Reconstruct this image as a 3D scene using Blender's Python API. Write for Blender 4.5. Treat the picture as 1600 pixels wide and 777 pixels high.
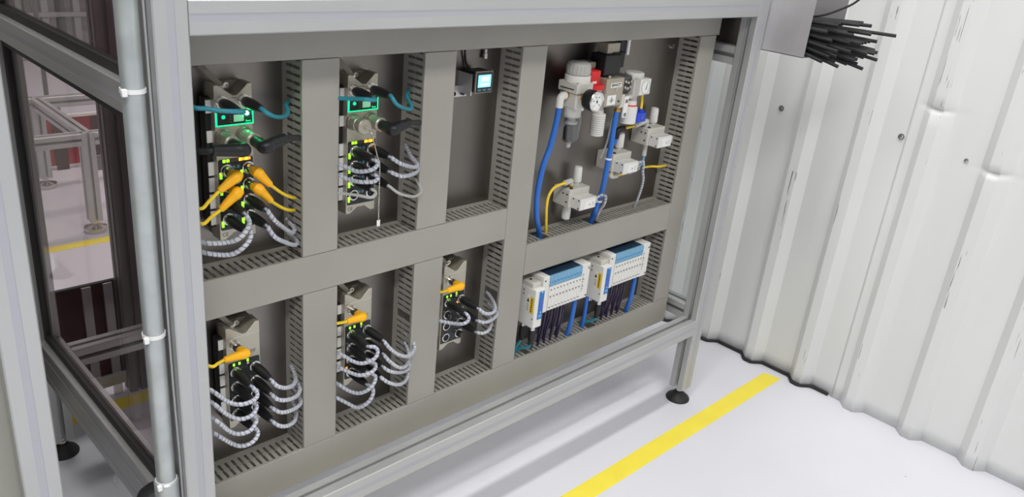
import bpy, math, random
from mathutils import Vector, Matrix
random.seed(7)
for o in list(bpy.data.objects): bpy.data.objects.remove(o, do_unlink=True)
SC = bpy.context.scene
COL = SC.collection

# ------------------------------------------------------------------ camera
cam_data = bpy.data.cameras.new('camera')
cam_data.sensor_width = 36.0
cam_data.lens = 36.0 * 1275.0 / 1600.0
cam_data.clip_start = 0.02
cam_data.clip_end = 60.0
cam = bpy.data.objects.new('camera', cam_data)
COL.objects.link(cam)
RX = Vector((0.71621368, -0.69154741, 0.09380907))      # right
DN = Vector((-0.20676096, -0.33865159, -0.91791340))    # down
FW = Vector((0.66654923, 0.63802608, -0.38553191))      # forward
M = Matrix(((RX.x, -DN.x, -FW.x, -0.4026), (RX.y, -DN.y, -FW.y, -1.0214), (RX.z, -DN.z, -FW.z, 1.28), (0, 0, 0, 1)))
cam.matrix_world = M
SC.camera = cam

# ------------------------------------------------------------------ light
world = bpy.data.worlds.new('hall_light')
SC.world = world
world.use_nodes = True
bg = world.node_tree.nodes['Background']
bg.inputs['Color'].default_value = (0.95, 0.975, 1.0, 1)
bg.inputs['Strength'].default_value = 0.30

def area(name, loc, sx, sy, power, col=(1.0, 0.985, 0.96), aim=(0, 0, -1)):
    d = bpy.data.lights.new(name, 'AREA')
    d.shape = 'RECTANGLE'; d.size = sx; d.size_y = sy; d.energy = power; d.color = col
    o = bpy.data.objects.new(name, d); COL.objects.link(o)
    o.location = loc
    o.rotation_euler = Vector(aim).to_track_quat('-Z', 'Y').to_euler()
    return o
area('ceiling_lamp', (-1.3, -2.6, 3.9), 3.2, 0.6, 108)
area('ceiling_lamp', (0.7, -0.34, 3.9), 2.6, 0.22, 55)
area('ceiling_lamp', (-2.4, 0.6, 3.9), 2.4, 0.5, 30)
area('ceiling_lamp', (0.8, 2.6, 3.9), 2.4, 0.5, 50)

SC.view_settings.view_transform = 'Standard'
SC.view_settings.look = 'None'
SC.view_settings.gamma = 1.0
SC.view_settings.use_curve_mapping = False
SC.view_settings.exposure = 0.38

# ------------------------------------------------------------------ materials
def srgb(r, g, b):
    f = lambda c: (c / 255.0) / 12.92 if c <= 10 else (((c / 255.0) + 0.055) / 1.055) ** 2.4
    return (f(r), f(g), f(b), 1.0)

def mat(name, col, rough=0.5, metal=0.0, noise=0.0, nscale=40.0, bump=0.0, bscale=200.0, stretch=None, trans=0.0, ior=1.45, alpha=1.0, emit=None, estr=0.0, coat=0.0):
    m = bpy.data.materials.new(name); m.use_nodes = True
    nt = m.node_tree; b = nt.nodes['Principled BSDF']
    b.inputs['Base Color'].default_value = col
    b.inputs['Roughness'].default_value = rough
    b.inputs['Metallic'].default_value = metal
    b.inputs['Transmission Weight'].default_value = trans
    b.inputs['IOR'].default_value = ior
    b.inputs['Alpha'].default_value = alpha
    b.inputs['Coat Weight'].default_value = coat
    if emit:
        b.inputs['Emission Color'].default_value = emit
        b.inputs['Emission Strength'].default_value = estr
    if noise > 0 or bump > 0:
        tc = nt.nodes.new('ShaderNodeTexCoord'); mp = nt.nodes.new('ShaderNodeMapping')
        nt.links.new(tc.outputs['Object'], mp.inputs['Vector'])
        if stretch: mp.inputs['Scale'].default_value = stretch
    if noise > 0:
        n = nt.nodes.new('ShaderNodeTexNoise'); n.inputs['Scale'].default_value = nscale; n.inputs['Detail'].default_value = 5
        nt.links.new(mp.outputs[0], n.inputs['Vector'])
        mx = nt.nodes.new('ShaderNodeMix'); mx.data_type = 'RGBA'; mx.blend_type = 'MULTIPLY'
        mx.inputs[0].default_value = noise
        mx.inputs[6].default_value = col
        cr = nt.nodes.new('ShaderNodeValToRGB')
        cr.color_ramp.elements[0].position = 0.3; cr.color_ramp.elements[0].color = (0.35, 0.35, 0.35, 1)
        cr.color_ramp.elements[1].position = 0.7; cr.color_ramp.elements[1].color = (1.25, 1.25, 1.25, 1)
        nt.links.new(n.outputs['Fac'], cr.inputs[0]); nt.links.new(cr.outputs[0], mx.inputs[7])
        nt.links.new(mx.outputs[2], b.inputs['Base Color'])
    if bump > 0:
        n2 = nt.nodes.new('ShaderNodeTexNoise'); n2.inputs['Scale'].default_value = bscale; n2.inputs['Detail'].default_value = 3
        nt.links.new(mp.outputs[0], n2.inputs['Vector'])
        bp = nt.nodes.new('ShaderNodeBump'); bp.inputs['Strength'].default_value = bump; bp.inputs['Distance'].default_value = 0.001
        nt.links.new(n2.outputs['Fac'], bp.inputs['Height']); nt.links.new(bp.outputs[0], b.inputs['Normal'])
    return m

def clear_mat(name, tint, gloss=0.6, rough=0.02, ior=1.5):
    """thin sheet: tinted see-through plus fresnel reflection"""
    m = bpy.data.materials.new(name); m.use_nodes = True
    nt = m.node_tree; nt.nodes.clear()
    out = nt.nodes.new('ShaderNodeOutputMaterial'); mx = nt.nodes.new('ShaderNodeMixShader')
    t = nt.nodes.new('ShaderNodeBsdfTransparent'); t.inputs['Color'].default_value = tint
    g = nt.nodes.new('ShaderNodeBsdfGlossy'); g.inputs['Roughness'].default_value = rough
    lw = nt.nodes.new('ShaderNodeLayerWeight'); lw.inputs['Blend'].default_value = 0.5
    pw = nt.nodes.new('ShaderNodeMath'); pw.operation = 'POWER'; pw.inputs[1].default_value = 5.0
    ml = nt.nodes.new('ShaderNodeMath'); ml.operation = 'MULTIPLY_ADD'; ml.inputs[1].default_value = 0.96 * gloss; ml.inputs[2].default_value = 0.04 * gloss
    nt.links.new(lw.outputs['Facing'], pw.inputs[0]); nt.links.new(pw.outputs[0], ml.inputs[0]); nt.links.new(ml.outputs[0], mx.inputs[0])
    nt.links.new(t.outputs[0], mx.inputs[1]); nt.links.new(g.outputs[0], mx.inputs[2]); nt.links.new(mx.outputs[0], out.inputs[0])
    return m

MT = {}
MT['alu'] = mat('anodised_aluminium', srgb(191, 192, 192), 0.42, 0.55, noise=0.10, nscale=3.0, bump=0.02)
MT['strip'] = mat('slot_cover_plastic', srgb(176, 177, 184), 0.4, 0.25)
MT['slotdark'] = mat('slot_shadowless_grey', srgb(120, 122, 124), 0.5, 0.4)
MT['duct'] = mat('grey_duct_plastic', srgb(161, 158, 150), 0.55, 0.0, noise=0.10, nscale=6.0, bump=0.02, bscale=600)
MT['steel'] = mat('brushed_stainless', srgb(134, 129, 124), 0.36, 1.0, noise=0.25, nscale=5.0, stretch=(1, 1, 0.15))
MT['sheet'] = mat('stainless_sheet', srgb(214, 212, 214), 0.38, 0.7, noise=0.22, nscale=7.0)
MT['galv'] = mat('galvanised_steel', srgb(186, 192, 192), 0.36, 0.45, noise=0.22, nscale=30.0, bump=0.05, bscale=300)
MT['zinc'] = mat('nickel_housing', srgb(184, 179, 164), 0.38, 0.55, noise=0.10, nscale=30)
MT['zincd'] = mat('nickel_dark', srgb(140, 135, 124), 0.4, 0.6)
MT['chrome'] = mat('bright_metal', srgb(205, 203, 198), 0.2, 1.0)
MT['brass'] = mat('brass', srgb(200, 165, 95), 0.3, 0.9)
MT['black'] = mat('black_plastic', srgb(30, 30, 32), 0.45, bump=0.03, bscale=500)
MT['panel'] = mat('black_label_film', srgb(38, 42, 44), 0.35)
MT['rubber'] = mat('black_rubber', srgb(36, 36, 38), 0.6)
MT['gasket'] = mat('dark_gasket', srgb(52, 49, 50), 0.55)
MT['yellow'] = mat('yellow_plug', srgb(252, 184, 18), 0.42)
MT['yellowcable'] = mat('yellow_cable', srgb(248, 212, 50), 0.42)
MT['teal'] = mat('teal_cable', srgb(46, 136, 152), 0.4)
MT['greycable'] = mat('grey_cable', srgb(150, 153, 164), 0.5)
MT['wrap'] = mat('spiral_wrap', srgb(208, 211, 222), 0.3, trans=0.25, alpha=0.86)
MT['white'] = mat('white_plastic', srgb(224, 223, 218), 0.42)
MT['offwhite'] = mat('ivory_plastic', srgb(203, 201, 192), 0.45)
MT['greyp'] = mat('light_grey_plastic', srgb(178, 178, 172), 0.45)
MT['label'] = mat('white_label', srgb(235, 235, 232), 0.5)
MT['red'] = mat('red_plastic', srgb(214, 40, 44), 0.4)
MT['beige'] = mat('beige_metal', srgb(172, 164, 148), 0.42, 0.3)
MT['blue'] = mat('blue_tube', srgb(48, 110, 198), 0.35)
MT['bluep'] = mat('blue_plastic', srgb(44, 74, 205), 0.4)
MT['bluelight'] = mat('light_blue_cap', srgb(118, 168, 200), 0.35)
MT['bluedark'] = mat('smoky_blue_cover', srgb(40, 62, 84), 0.25)
MT['purple'] = mat('dark_violet_tube', srgb(50, 40, 72), 0.35)
MT['clearp'] = clear_mat('clear_bowl', (0.88, 0.90, 0.90, 1), 2.6, 0.12)
MT['glass'] = clear_mat('bronze_tinted_glass', (0.955, 0.895, 0.90, 1), 0.75, 0.01)
MT['glassr'] = clear_mat('clear_side_glass', (0.93, 0.945, 0.945, 1), 0.5, 0.02)
MT['floor'] = mat('white_epoxy_floor', srgb(214, 214, 221), 0.30, noise=0.06, nscale=1.6)
MT['wall'] = mat('white_corrugated_steel', srgb(224, 225, 223), 0.42, noise=0.07, nscale=5.0, stretch=(1, 1, 0.25))
MT['wallfar'] = mat('pale_grey_wall', srgb(150, 150, 152), 0.6)
MT['tape'] = mat('yellow_floor_tape', srgb(240, 222, 74), 0.5, noise=0.10, nscale=14.0)
MT['maroon'] = mat('maroon_panel', srgb(66, 34, 40), 0.5)
MT['darkred'] = mat('dark_red_sheet', srgb(150, 40, 52), 0.5)
MT['olive'] = mat('grey_infill_board', srgb(150, 150, 142), 0.6)
MT['darkgrey'] = mat('dark_grey_paint', srgb(84, 84, 84), 0.55)
MT['midgrey'] = mat('mid_grey_paint', srgb(140, 140, 142), 0.5)
MT['tie'] = mat('white_nylon', srgb(235, 236, 236), 0.4)
MT['cleartie'] = mat('clear_nylon', srgb(210, 212, 214), 0.3, trans=0.5)
MT['ink'] = mat('dark_ink', srgb(40, 40, 42), 0.6)
MT['greyink'] = mat('grey_ink', srgb(120, 116, 106), 0.6)
MT['stickery'] = mat('yellow_sticker', srgb(232, 196, 40), 0.5)
MT['stickerb'] = mat('blue_sticker', srgb(36, 120, 190), 0.4)
MT['stickerb2'] = mat('blue_sticker_window', srgb(70, 100, 190), 0.4)
MT['ledg'] = mat('green_led', (0.3, 0.9, 0.02, 1), 0.4, emit=(0.30, 1.0, 0.02, 1), estr=1.6)
MT['ledgs'] = mat('green_led_bar', (0.3, 0.9, 0.02, 1), 0.4, emit=(0.28, 0.8, 0.02, 1), estr=0.9)
MT['leda'] = mat('amber_led', (1, 0.6, 0.02, 1), 0.4, emit=(1.0, 0.50, 0.02, 1), estr=2.2)
MT['ledad'] = mat('amber_led_dim', (1, 0.5, 0.05, 1), 0.4, emit=(0.9, 0.32, 0.02, 1), estr=0.9)
MT['ledoff'] = mat('led_off', srgb(84, 80, 66), 0.4)
MT['glow'] = mat('green_light_frame', (0.0, 0.9, 0.4, 1), 0.4, emit=(0.0, 0.85, 0.26, 1), estr=1.1)
MT['glowhot'] = mat('bright_green_led', (0.4, 1, 0.7, 1), 0.4, emit=(0.05, 1.0, 0.32, 1), estr=70.0)
MT['lcd'] = mat('lcd_window', srgb(150, 200, 165), 0.3, emit=(0.2, 0.7, 0.4, 1), estr=0.25)
MT['screen'] = mat('blue_lit_screen', (0.2, 0.6, 1, 1), 0.3, emit=(0.13, 0.50, 1.0, 1), estr=1.7)
MT['screenw'] = mat('white_lit_digits', (0.8, 0.95, 1, 1), 0.3, emit=(0.75, 0.92, 1.0, 1), estr=1.8)
MT['ledspot'] = mat('dim_blue_mark', srgb(80, 120, 140), 0.4)
MT['orange'] = mat('orange_led', (1, 0.4, 0.05, 1), 0.4, emit=(1.0, 0.30, 0.03, 1), estr=1.0)

# floor: faint specks
def add_specks(m, col, scale, thr):
    nt = m.node_tree; b = nt.nodes['Principled BSDF']
    src = b.inputs['Base Color'].links[0].from_socket if b.inputs['Base Color'].is_linked else None
    tc = nt.nodes.new('ShaderNodeTexCoord'); v = nt.nodes.new('ShaderNodeTexVoronoi'); v.inputs['Scale'].default_value = scale
    nt.links.new(tc.outputs['Object'], v.inputs['Vector'])
    lt = nt.nodes.new('ShaderNodeMath'); lt.operation = 'LESS_THAN'; lt.inputs[1].default_value = thr
    nt.links.new(v.outputs['Distance'], lt.inputs[0])
    mx = nt.nodes.new('ShaderNodeMix'); mx.data_type = 'RGBA'
    nt.links.new(lt.outputs[0], mx.inputs[0])
    if src: nt.links.new(src, mx.inputs[6])
    mx.inputs[7].default_value = col
    nt.links.new(mx.outputs[2], b.inputs['Base Color'])
def add_scuffs(m):
    """dark scrapes and bared patches along the crests of the corrugation"""
    nt = m.node_tree; b = nt.nodes['Principled BSDF']; src = b.inputs['Base Color'].links[0].from_socket
    tc = nt.nodes.new('ShaderNodeTexCoord'); mp = nt.nodes.new('ShaderNodeMapping'); mp.inputs['Scale'].default_value = (60, 260, 9)
    nt.links.new(tc.outputs['Object'], mp.inputs['Vector'])
    n = nt.nodes.new('ShaderNodeTexNoise'); n.inputs['Scale'].default_value = 1.0; n.inputs['Detail'].default_value = 4
    nt.links.new(mp.outputs[0], n.inputs['Vector'])
    n3 = nt.nodes.new('ShaderNodeTexNoise'); n3.inputs['Scale'].default_value = 4.0
    nt.links.new(tc.outputs['Object'], n3.inputs['Vector'])
    sx = nt.nodes.new('ShaderNodeSeparateXYZ'); nt.links.new(tc.outputs['Object'], sx.inputs[0])
    near = nt.nodes.new('ShaderNodeMath'); near.operation = 'LESS_THAN'; near.inputs[1].default_value = 1.8275; nt.links.new(sx.outputs['X'], near.inputs[0])
    a = nt.nodes.new('ShaderNodeMath'); a.operation = 'GREATER_THAN'; a.inputs[1].default_value = 0.66; nt.links.new(n.outputs['Fac'], a.inputs[0])
    c = nt.nodes.new('ShaderNodeMath'); c.operation = 'GREATER_THAN'; c.inputs[1].default_value = 0.50; nt.links.new(n3.outputs['Fac'], c.inputs[0])
    m1 = nt.nodes.new('ShaderNodeMath'); m1.operation = 'MULTIPLY'; nt.links.new(near.outputs[0], m1.inputs[0]); nt.links.new(a.outputs[0], m1.inputs[1])
    m2 = nt.nodes.new('ShaderNodeMath'); m2.operation = 'MULTIPLY'; nt.links.new(m1.outputs[0], m2.inputs[0]); nt.links.new(c.outputs[0], m2.inputs[1])
    mx = nt.nodes.new('ShaderNodeMix'); mx.data_type = 'RGBA'; nt.links.new(m2.outputs[0], mx.inputs[0]); nt.links.new(src, mx.inputs[6]); mx.inputs[7].default_value = srgb(120, 120, 118)
    nt.links.new(mx.outputs[2], b.inputs['Base Color'])
add_scuffs(MT['wall'])
add_specks(MT['floor'], srgb(150, 150, 152), 5.5, 0.018)

# ------------------------------------------------------------------ mesh helpers
class MB:
    def __init__(s): s.v = []; s.f = []
    def add(s, vs, fs):
        o = len(s.v); s.v += [tuple(p) for p in vs]; s.f += [tuple(i + o for i in f) for f in fs]; return s
    def box(s, x0, x1, y0, y1, z0, z1):
        return s.add([(x0, y0, z0), (x1, y0, z0), (x1, y1, z0), (x0, y1, z0), (x0, y0, z1), (x1, y0, z1), (x1, y1, z1), (x0, y1, z1)],
                     [(3, 2, 1, 0), (4, 5, 6, 7), (0, 1, 5, 4), (1, 2, 6, 5), (2, 3, 7, 6), (3, 0, 4, 7)])
    def ext(s, poly, ax, a, b):
        """extrude a polygon (counter-clockwise) along an axis; x:(y,z) y:(x,z) z:(x,y)"""
        n = len(poly)
        if ax == 'x': f = lambda p, t: (t, p[0], p[1])
        elif ax == 'y': f = lambda p, t: (p[0], t, p[1])
        else: f = lambda p, t: (p[0], p[1], t)
        vs = [f(p, a) for p in poly] + [f(p, b) for p in poly]
        fl = ax == 'y'
        sd = [(i, (i + 1) % n, n + (i + 1) % n, n + i) for i in range(n)]
        caps = [tuple(range(n - 1, -1, -1)), tuple(range(n, 2 * n))]
        fs = sd + caps
        if fl: fs = [tuple(reversed(q)) for q in fs]
        return s.add(vs, fs)
    def lathe(s, prof, loc, ax=(0, 0, 1), n=20, cap=True):
        """prof: (r, t) along axis from loc"""
        ax = Vector(ax).normalized(); up = Vector((0, 0, 1)) if abs(ax.z) < 0.9 else Vector((1, 0, 0))
        u = ax.cross(up).normalized(); w = ax.cross(u)
        loc = Vector(loc); vs = []; fs = []
        for r, t in prof:
            for i in range(n):
                a = 2 * math.pi * i / n
                vs.append(loc + ax * t + (u * math.cos(a) + w * math.sin(a)) * r)
        for k in range(len(prof) - 1):
            for i in range(n):
                j = (i + 1) % n
                fs.append((k * n + i, k * n + j, (k + 1) * n + j, (k + 1) * n + i))
        if cap:
            fs.append(tuple(range(n - 1, -1, -1))); fs.append(tuple((len(prof) - 1) * n + i for i in range(n)))
        return s.add(vs, fs)
    def cyl(s, p0, p1, r, n=16, r1=None):
        p0 = Vector(p0); p1 = Vector(p1); d = p1 - p0
        return s.lathe([(r, 0), (r if r1 is None else r1, d.length)], p0, d, n)
    def tube(s, path, r, n=10, radii=None):
        P = [Vector(p) for p in path]; fr = frames(P)
        vs = []; fs = []
        for k, (p, (t, u, w)) in enumerate(zip(P, fr)):
            rr = radii[k] if radii else r
            for i in range(n):
                a = 2 * math.pi * i / n
                vs.append(p + (u * math.cos(a) + w * math.sin(a)) * rr)
        for k in range(len(P) - 1):
            for i in range(n):
                j = (i + 1) % n
                fs.append((k * n + i, k * n + j, (k + 1) * n + j, (k + 1) * n + i))
        fs.append(tuple(range(n - 1, -1, -1))); fs.append(tuple((len(P) - 1) * n + i for i in range(n)))
        return s.add(vs, fs)
    def sphere(s, c, r, n=10, m=6):
        prof = [(max(1e-5, r * math.sin(math.pi * k / m)), r - r * math.cos(math.pi * k / m)) for k in range(m + 1)]
        return s.lathe(prof, (c[0], c[1], c[2] - r), (0, 0, 1), n)
    def mesh(s, name, smooth=True, ang=38):
        me = bpy.data.meshes.new(name); me.from_pydata(s.v, [], s.f); me.update()
        if smooth:
            me.polygons.foreach_set('use_smooth', [True] * len(me.polygons))
            me.set_sharp_from_angle(angle=math.radians(ang))
        return me
    def build(s, name, m, parent=None, bevel=0.0, loc=None, smooth=True, fix=False):
        me = s.mesh(name, smooth)
        return place(name, me, m, parent, bevel, loc)

def place(name, me, m, parent=None, bevel=0.0, loc=None):
    if m is not None and not me.materials: me.materials.append(MT[m])
    o = bpy.data.objects.new(name, me); COL.objects.link(o)
    if parent is not None: o.parent = parent
    if loc is not None: o.location = loc
    if bevel:
        b = o.modifiers.new('bevel', 'BEVEL'); b.width = bevel; b.segments = 2; b.limit_method = 'ANGLE'; b.angle_limit = math.radians(40)
    return o

def frames(P):
    n = len(P); T = []
    for i in range(n):
        d = P[min(i + 1, n - 1)] - P[max(i - 1, 0)]
        T.append(d.normalized() if d.length > 1e-9 else Vector((0, 0, 1)))
    ref = Vector((0, 0, 1)) if abs(T[0].z) < 0.9 else Vector((1, 0, 0))
    u = (ref - T[0] * ref.dot(T[0])).normalized(); out = []
    for t in T:
        u = (u - t * u.dot(t))
        u = u.normalized() if u.length > 1e-6 else Vector((1, 0, 0))
        out.append((t, u, t.cross(u)))
    return out

def smooth_path(pts, step=0.004):
    """Catmull-Rom through the points, resampled evenly"""
    P = [Vector(p) for p in pts]
    if len(P) == 2: dense = [P[0].lerp(P[1], i / 20) for i in range(21)]
    else:
        Q = [P[0] * 2 - P[1]] + P + [P[-1] * 2 - P[-2]]; dense = []
        for i in range(1, len(Q) - 2):
            a, b, c, d = Q[i - 1], Q[i], Q[i + 1], Q[i + 2]
            for k in range(16):
                t = k / 16
                dense.append(0.5 * ((2 * b) + (c - a) * t + (2 * a - 5 * b + 4 * c - d) * t * t + (3 * b - a - 3 * c + d) * t ** 3))
        dense.append(P[-1])
    L = [0.0]
    for i in range(1, len(dense)): L.append(L[-1] + (dense[i] - dense[i - 1]).length)
    n = max(4, int(L[-1] / step)); out = []; k = 0
    for i in range(n + 1):
        s = L[-1] * i / n
        while k < len(L) - 2 and L[k + 1] < s: k += 1
        q = (s - L[k]) / max(1e-9, L[k + 1] - L[k])
        out.append(dense[k].lerp(dense[k + 1], q))
    return out, L[-1]

def empty(name, label, cat, loc=(0, 0, 0), group=None):
    o = bpy.data.objects.new(name, None); COL.objects.link(o); o.location = loc; o.empty_display_size = 0.02
    return tag(o, label, cat, group)
def tag(o, label, cat, group=None):
    o['label'] = label; o['category'] = cat
    if group: o['group'] = group
    return o
def rel(parent):
    """translate world coordinates into the parent's space"""
    return Vector((-parent.location.x, -parent.location.y, -parent.location.z))
def wpart(mb, name, m, parent, bevel=0.0, smooth=True):
    """part built in world coordinates under a thing whose Empty stands elsewhere"""
    base = Vector((0, 0, 0)); p = parent
    while p is not None: base += p.location; p = p.parent
    mb.v = [(x - base.x, y - base.y, z - base.z) for x, y, z in mb.v]
    return mb.build(name, m, parent, bevel, smooth=smooth)
def struct(o): o['kind'] = 'structure'; return o

def text_mesh(body, size, depth=0.0002):
    cu = bpy.data.curves.new('lettering', 'FONT'); cu.body = body; cu.size = size; cu.extrude = depth; cu.resolution_u = 2
    cu.align_x = 'CENTER'; cu.align_y = 'CENTER'
    t = bpy.data.objects.new('lettering', cu); COL.objects.link(t)
    dg = bpy.context.evaluated_depsgraph_get(); me = bpy.data.meshes.new_from_object(t.evaluated_get(dg))
    bpy.data.objects.remove(t); bpy.data.curves.remove(cu)
    return me
def lettering(body, size, loc, m, parent, face='-y', rot=0.0, name='lettering'):
    o = place(name, text_mesh(body, size), m, parent)
    base = Vector((0, 0, 0)); p = parent
    while p is not None: base += p.location; p = p.parent
    o.location = Vector(loc) - base
    if face == '-y': o.rotation_euler = (math.pi / 2, rot, 0)
    elif face == '-x': o.rotation_euler = Matrix(((0, 0, -1), (-1, 0, 0), (0, 1, 0))).to_euler()
    return o

# T-slot profile cross-sections ------------------------------------------------
def slot_side(h):
    """points along the +v side from +u corner to -u corner, of a 45 mm cell half-size h"""
    return [(0.0051, h), (0.0051, h - 0.0042), (0.0098, h - 0.0042), (0.0098, h - 0.0085), (0.0052, h - 0.0125),
            (-0.0052, h - 0.0125), (-0.0098, h - 0.0085), (-0.0098, h - 0.0042), (-0.0051, h - 0.0042), (-0.0051, h)]
def profile45(cu, cv):
    h = 0.0225; c = 0.0018; pts = []
    base = [(h - c, h)] + slot_side(h) + [(-h + c, h)]
    for k in range(4):
        a = math.pi / 2 * k; co, si = round(math.cos(a)), round(math.sin(a))
        pts += [(cu + x * co - y * si, cv + x * si + y * co) for x, y in base]
    return pts
def profile4590(cu, cv, tall=True):
    """45 x 90, two slots on the long sides; tall: the 90 mm runs along v"""
    h = 0.0225; c = 0.0018; H = 0.045; pts = []
    top = [(h - c, H)] + [(x, y + 0.0225) for x, y in slot_side(h)] + [(-h + c, H)]
    left = [(-h, H - c)]
    for off in (0.0225, -0.0225):
        left += [(-y, x + off) for x, y in slot_side(h)]
    left += [(-h, -H + c)]
    half = top + left
    pts = half + [(-x, -y) for x, y in half]
    if not tall: pts = [(-y, x) for x, y in pts]
    return [(cu + x, cv + y) for x, y in pts]
# ------------------------------------------------------------------ setting
struct(MB().box(-5, 1.90, -4.5, 7.0, -0.08, 0.0).build('floor', 'floor'))

RIDGE = 1.827; PAN = 1.855; PITCH = 0.1695
def corrugated(y0, y1, z0, z1, dx=0.0, phase=0.012):
    """trapezoidal sheet with real thickness, dents pressed into the ridges near eye level"""
    ys = []
    k0 = int(math.floor((y0 - phase) / PITCH)) - 1; k1 = int(math.ceil((y1 - phase) / PITCH)) + 1
    for k in range(k0, k1 + 1):
        c = phase + k * PITCH
        for dy, x in ((-0.037, PAN), (-0.013, RIDGE), (0.013, RIDGE), (0.037, PAN)):
            ys.append((c + dy, x))
    def xat(y):
        for (ya, xa), (yb, xb) in zip(ys, ys[1:]):
            if ya <= y <= yb: return xa + (xb - xa) * (y - ya) / (yb - ya)
        return PAN
    ys = [(y0, xat(y0))] + [q for q in ys if y0 < q[0] < y1] + [(y1, xat(y1))]
    zs = [z0 + (z1 - z0) * i / 80 for i in range(81)]
    vs = []; fs = []; n = len(ys)
    dents = ((-0.325, 0.905), (-0.4965, 0.785))
    fine = []
    for i in range(n - 1):
        fine.append(ys[i]); (ya, xa), (yb, xb) = ys[i], ys[i + 1]
        for t in (0.25, 0.5, 0.75): fine.append((ya + (yb - ya) * t, xa + (xb - xa) * t))
    fine.append(ys[-1]); n = len(fine)
    zz = sorted(set(zs + [d[1] + e for d in dents for e in (-0.014, -0.009, -0.005, 0, 0.005, 0.009, 0.014)]))
    for z in zz:
        for y, x in fine:
            d = 0
            for a, b in dents:
                r = ((y - a) / 0.034) ** 2 + ((z - b) / 0.010) ** 2
                if r < 4: d += 0.016 * math.exp(-r * 1.6)
            vs.append((x + dx + d, y, z))
    for j in range(len(zz) - 1):
        for i in range(n - 1):
            fs.append((j * n + i, (j + 1) * n + i, (j + 1) * n + i + 1, j * n + i + 1))
    mb = MB(); mb.add(vs, fs); return mb
w = corrugated(-0.283, 6.9, 0.004, 3.6).build('wall_right', 'wall'); struct(w)
s_ = w.modifiers.new('thickness', 'SOLIDIFY'); s_.thickness = 0.0012; s_.offset = 1
ns = corrugated(-4.4, -0.262, 0.0, 3.6, dx=-0.0022).build('wall_sheet', 'wall', w)
s_ = ns.modifiers.new('thickness', 'SOLIDIFY'); s_.thickness = 0.0012; s_.offset = 1
for (y, z) in ((0.103, 0.807), (-0.250, 0.812), (-0.422, 0.795), (0.46, 0.81), (-0.76, 0.80)):
    mb = MB().lathe([(0.0085, 0), (0.0085, 0.0012), (0.0055, 0.0014), (0.0050, 0.006), (0.0035, 0.0065)], (PAN - 0.002, y, z), (-1, 0, 0), 12)
    mb.build('wall_screw', 'chrome', w)
struct(MB().box(-5, 1.87, 6.9, 7.0, 0.0, 3.6).build('wall_back', 'wallfar'))
struct(MB().box(-5, -4.9, -4.5, 6.9, 0.0, 3.6).build('wall_left', 'wallfar'))

# floor tape
def tape(x0, x1, yl0, yl1, width, label, tear=True):
    n = 24; vs = []; fs = []
    for i in range(n + 1):
        t = i / n; x = x0 + (x1 - x0) * t; y = yl0 + (yl1 - yl0) * t
        j = 0.0006 * math.sin(i * 1.7); e0 = 0.010 if (i == n and tear) else 0.0
        vs += [(x - e0 * 0.2, y + j, 0.0), (x + e0, y - width + j, 0.0), (x - e0 * 0.2, y + j, 0.0006), (x + e0, y - width + j, 0.0006)]
    for i in range(n):
        a = 4 * i; b = a + 4
        fs += [(a + 2, a + 3, b + 3, b + 2), (a, b, b + 1, a + 1), (a, a + 2, b + 2, b), (a + 1, b + 1, b + 3, a + 3)]
    fs += [(0, 1, 3, 2), (4 * n, 4 * n + 2, 4 * n + 3, 4 * n + 1)]
    mb = MB(); mb.add(vs, fs)
    return tag(mb.build('floor_tape', 'tape', smooth=False), label, 'tape', 'yellow floor marking tape')
tape(-1.2, 1.806, -0.068, -0.060, 0.052, 'yellow tape line on the white floor in front of the machine')
tape(-2.0, 1.2, 2.01, 1.99, 0.05, 'yellow tape line on the floor behind the tinted glass')
tape(-2.2, 1.2, 0.925, 0.915, 0.05, 'yellow tape line at the foot of the low maroon guard panel')

pts = []
y = 0.9
while y > -0.262:
    ph = ((y - 0.012) / PITCH + 0.5) % 1.0 - 0.5
    d = abs(ph) * PITCH
    off = RIDGE if d < 0.013 else (PAN if d > 0.037 else RIDGE + (PAN - RIDGE) * (d - 0.013) / 0.024)
    pts.append((off - 0.006, y, 0.0042)); y -= 0.012
p, _ = smooth_path(pts, 0.01)
tag(MB().tube(p, 0.0040, 8).build('wall_cord', 'rubber'), 'thin black cord lying along the foot of the corrugated wall', 'cord')

# ------------------------------------------------------------------ machine frame
W_ = 1.473; D_ = 0.795
mf = empty('machine_stand', 'aluminium profile machine stand with glazed side, standing on black levelling feet', 'machine')
def prof(ax, cu, cv, a, b, name, big=None, parent=mf):
    poly = profile45(cu, cv) if big is None else profile4590(cu, cv, big)
    o = MB().ext(poly, ax, a, b).build(name, 'alu', parent, smooth=False); return o
def strip(ax, x0, x1, y0, y1, z0, z1, parent): return MB().box(x0, x1, y0, y1, z0, z1).build('slot_cover', 'strip', parent, smooth=False)
h = 0.0225
fl = prof('z', h, h, 0.042, 1.75, 'post'); fr = prof('z', W_ - h, h, 0.042, 1.75, 'post')
rl = prof('z', h, D_ - h, 0.042, 1.75, 'post'); rr = prof('z', W_ - h, D_ - h, 0.042, 1.75, 'post')
strip('z', h - 0.0055, h + 0.0055, 0.0004, 0.0022, 0.042, 1.75, fl)
strip('z', W_ - h - 0.0055, W_ - h + 0.0055, 0.0004, 0.0022, 0.042, 1.75, fr)
strip('z', W_ - 0.0022, W_ - 0.0004, h - 0.0055, h + 0.0055, 0.042, 1.75, fr)
bt = prof('x', h, 0.225 + h, 0.045, W_ - 0.045, 'rail'); strip('x', 0.045, W_ - 0.045, 0.0004, 0.0022, 0.225 + h - 0.0055, 0.225 + h + 0.0055, bt)
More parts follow.
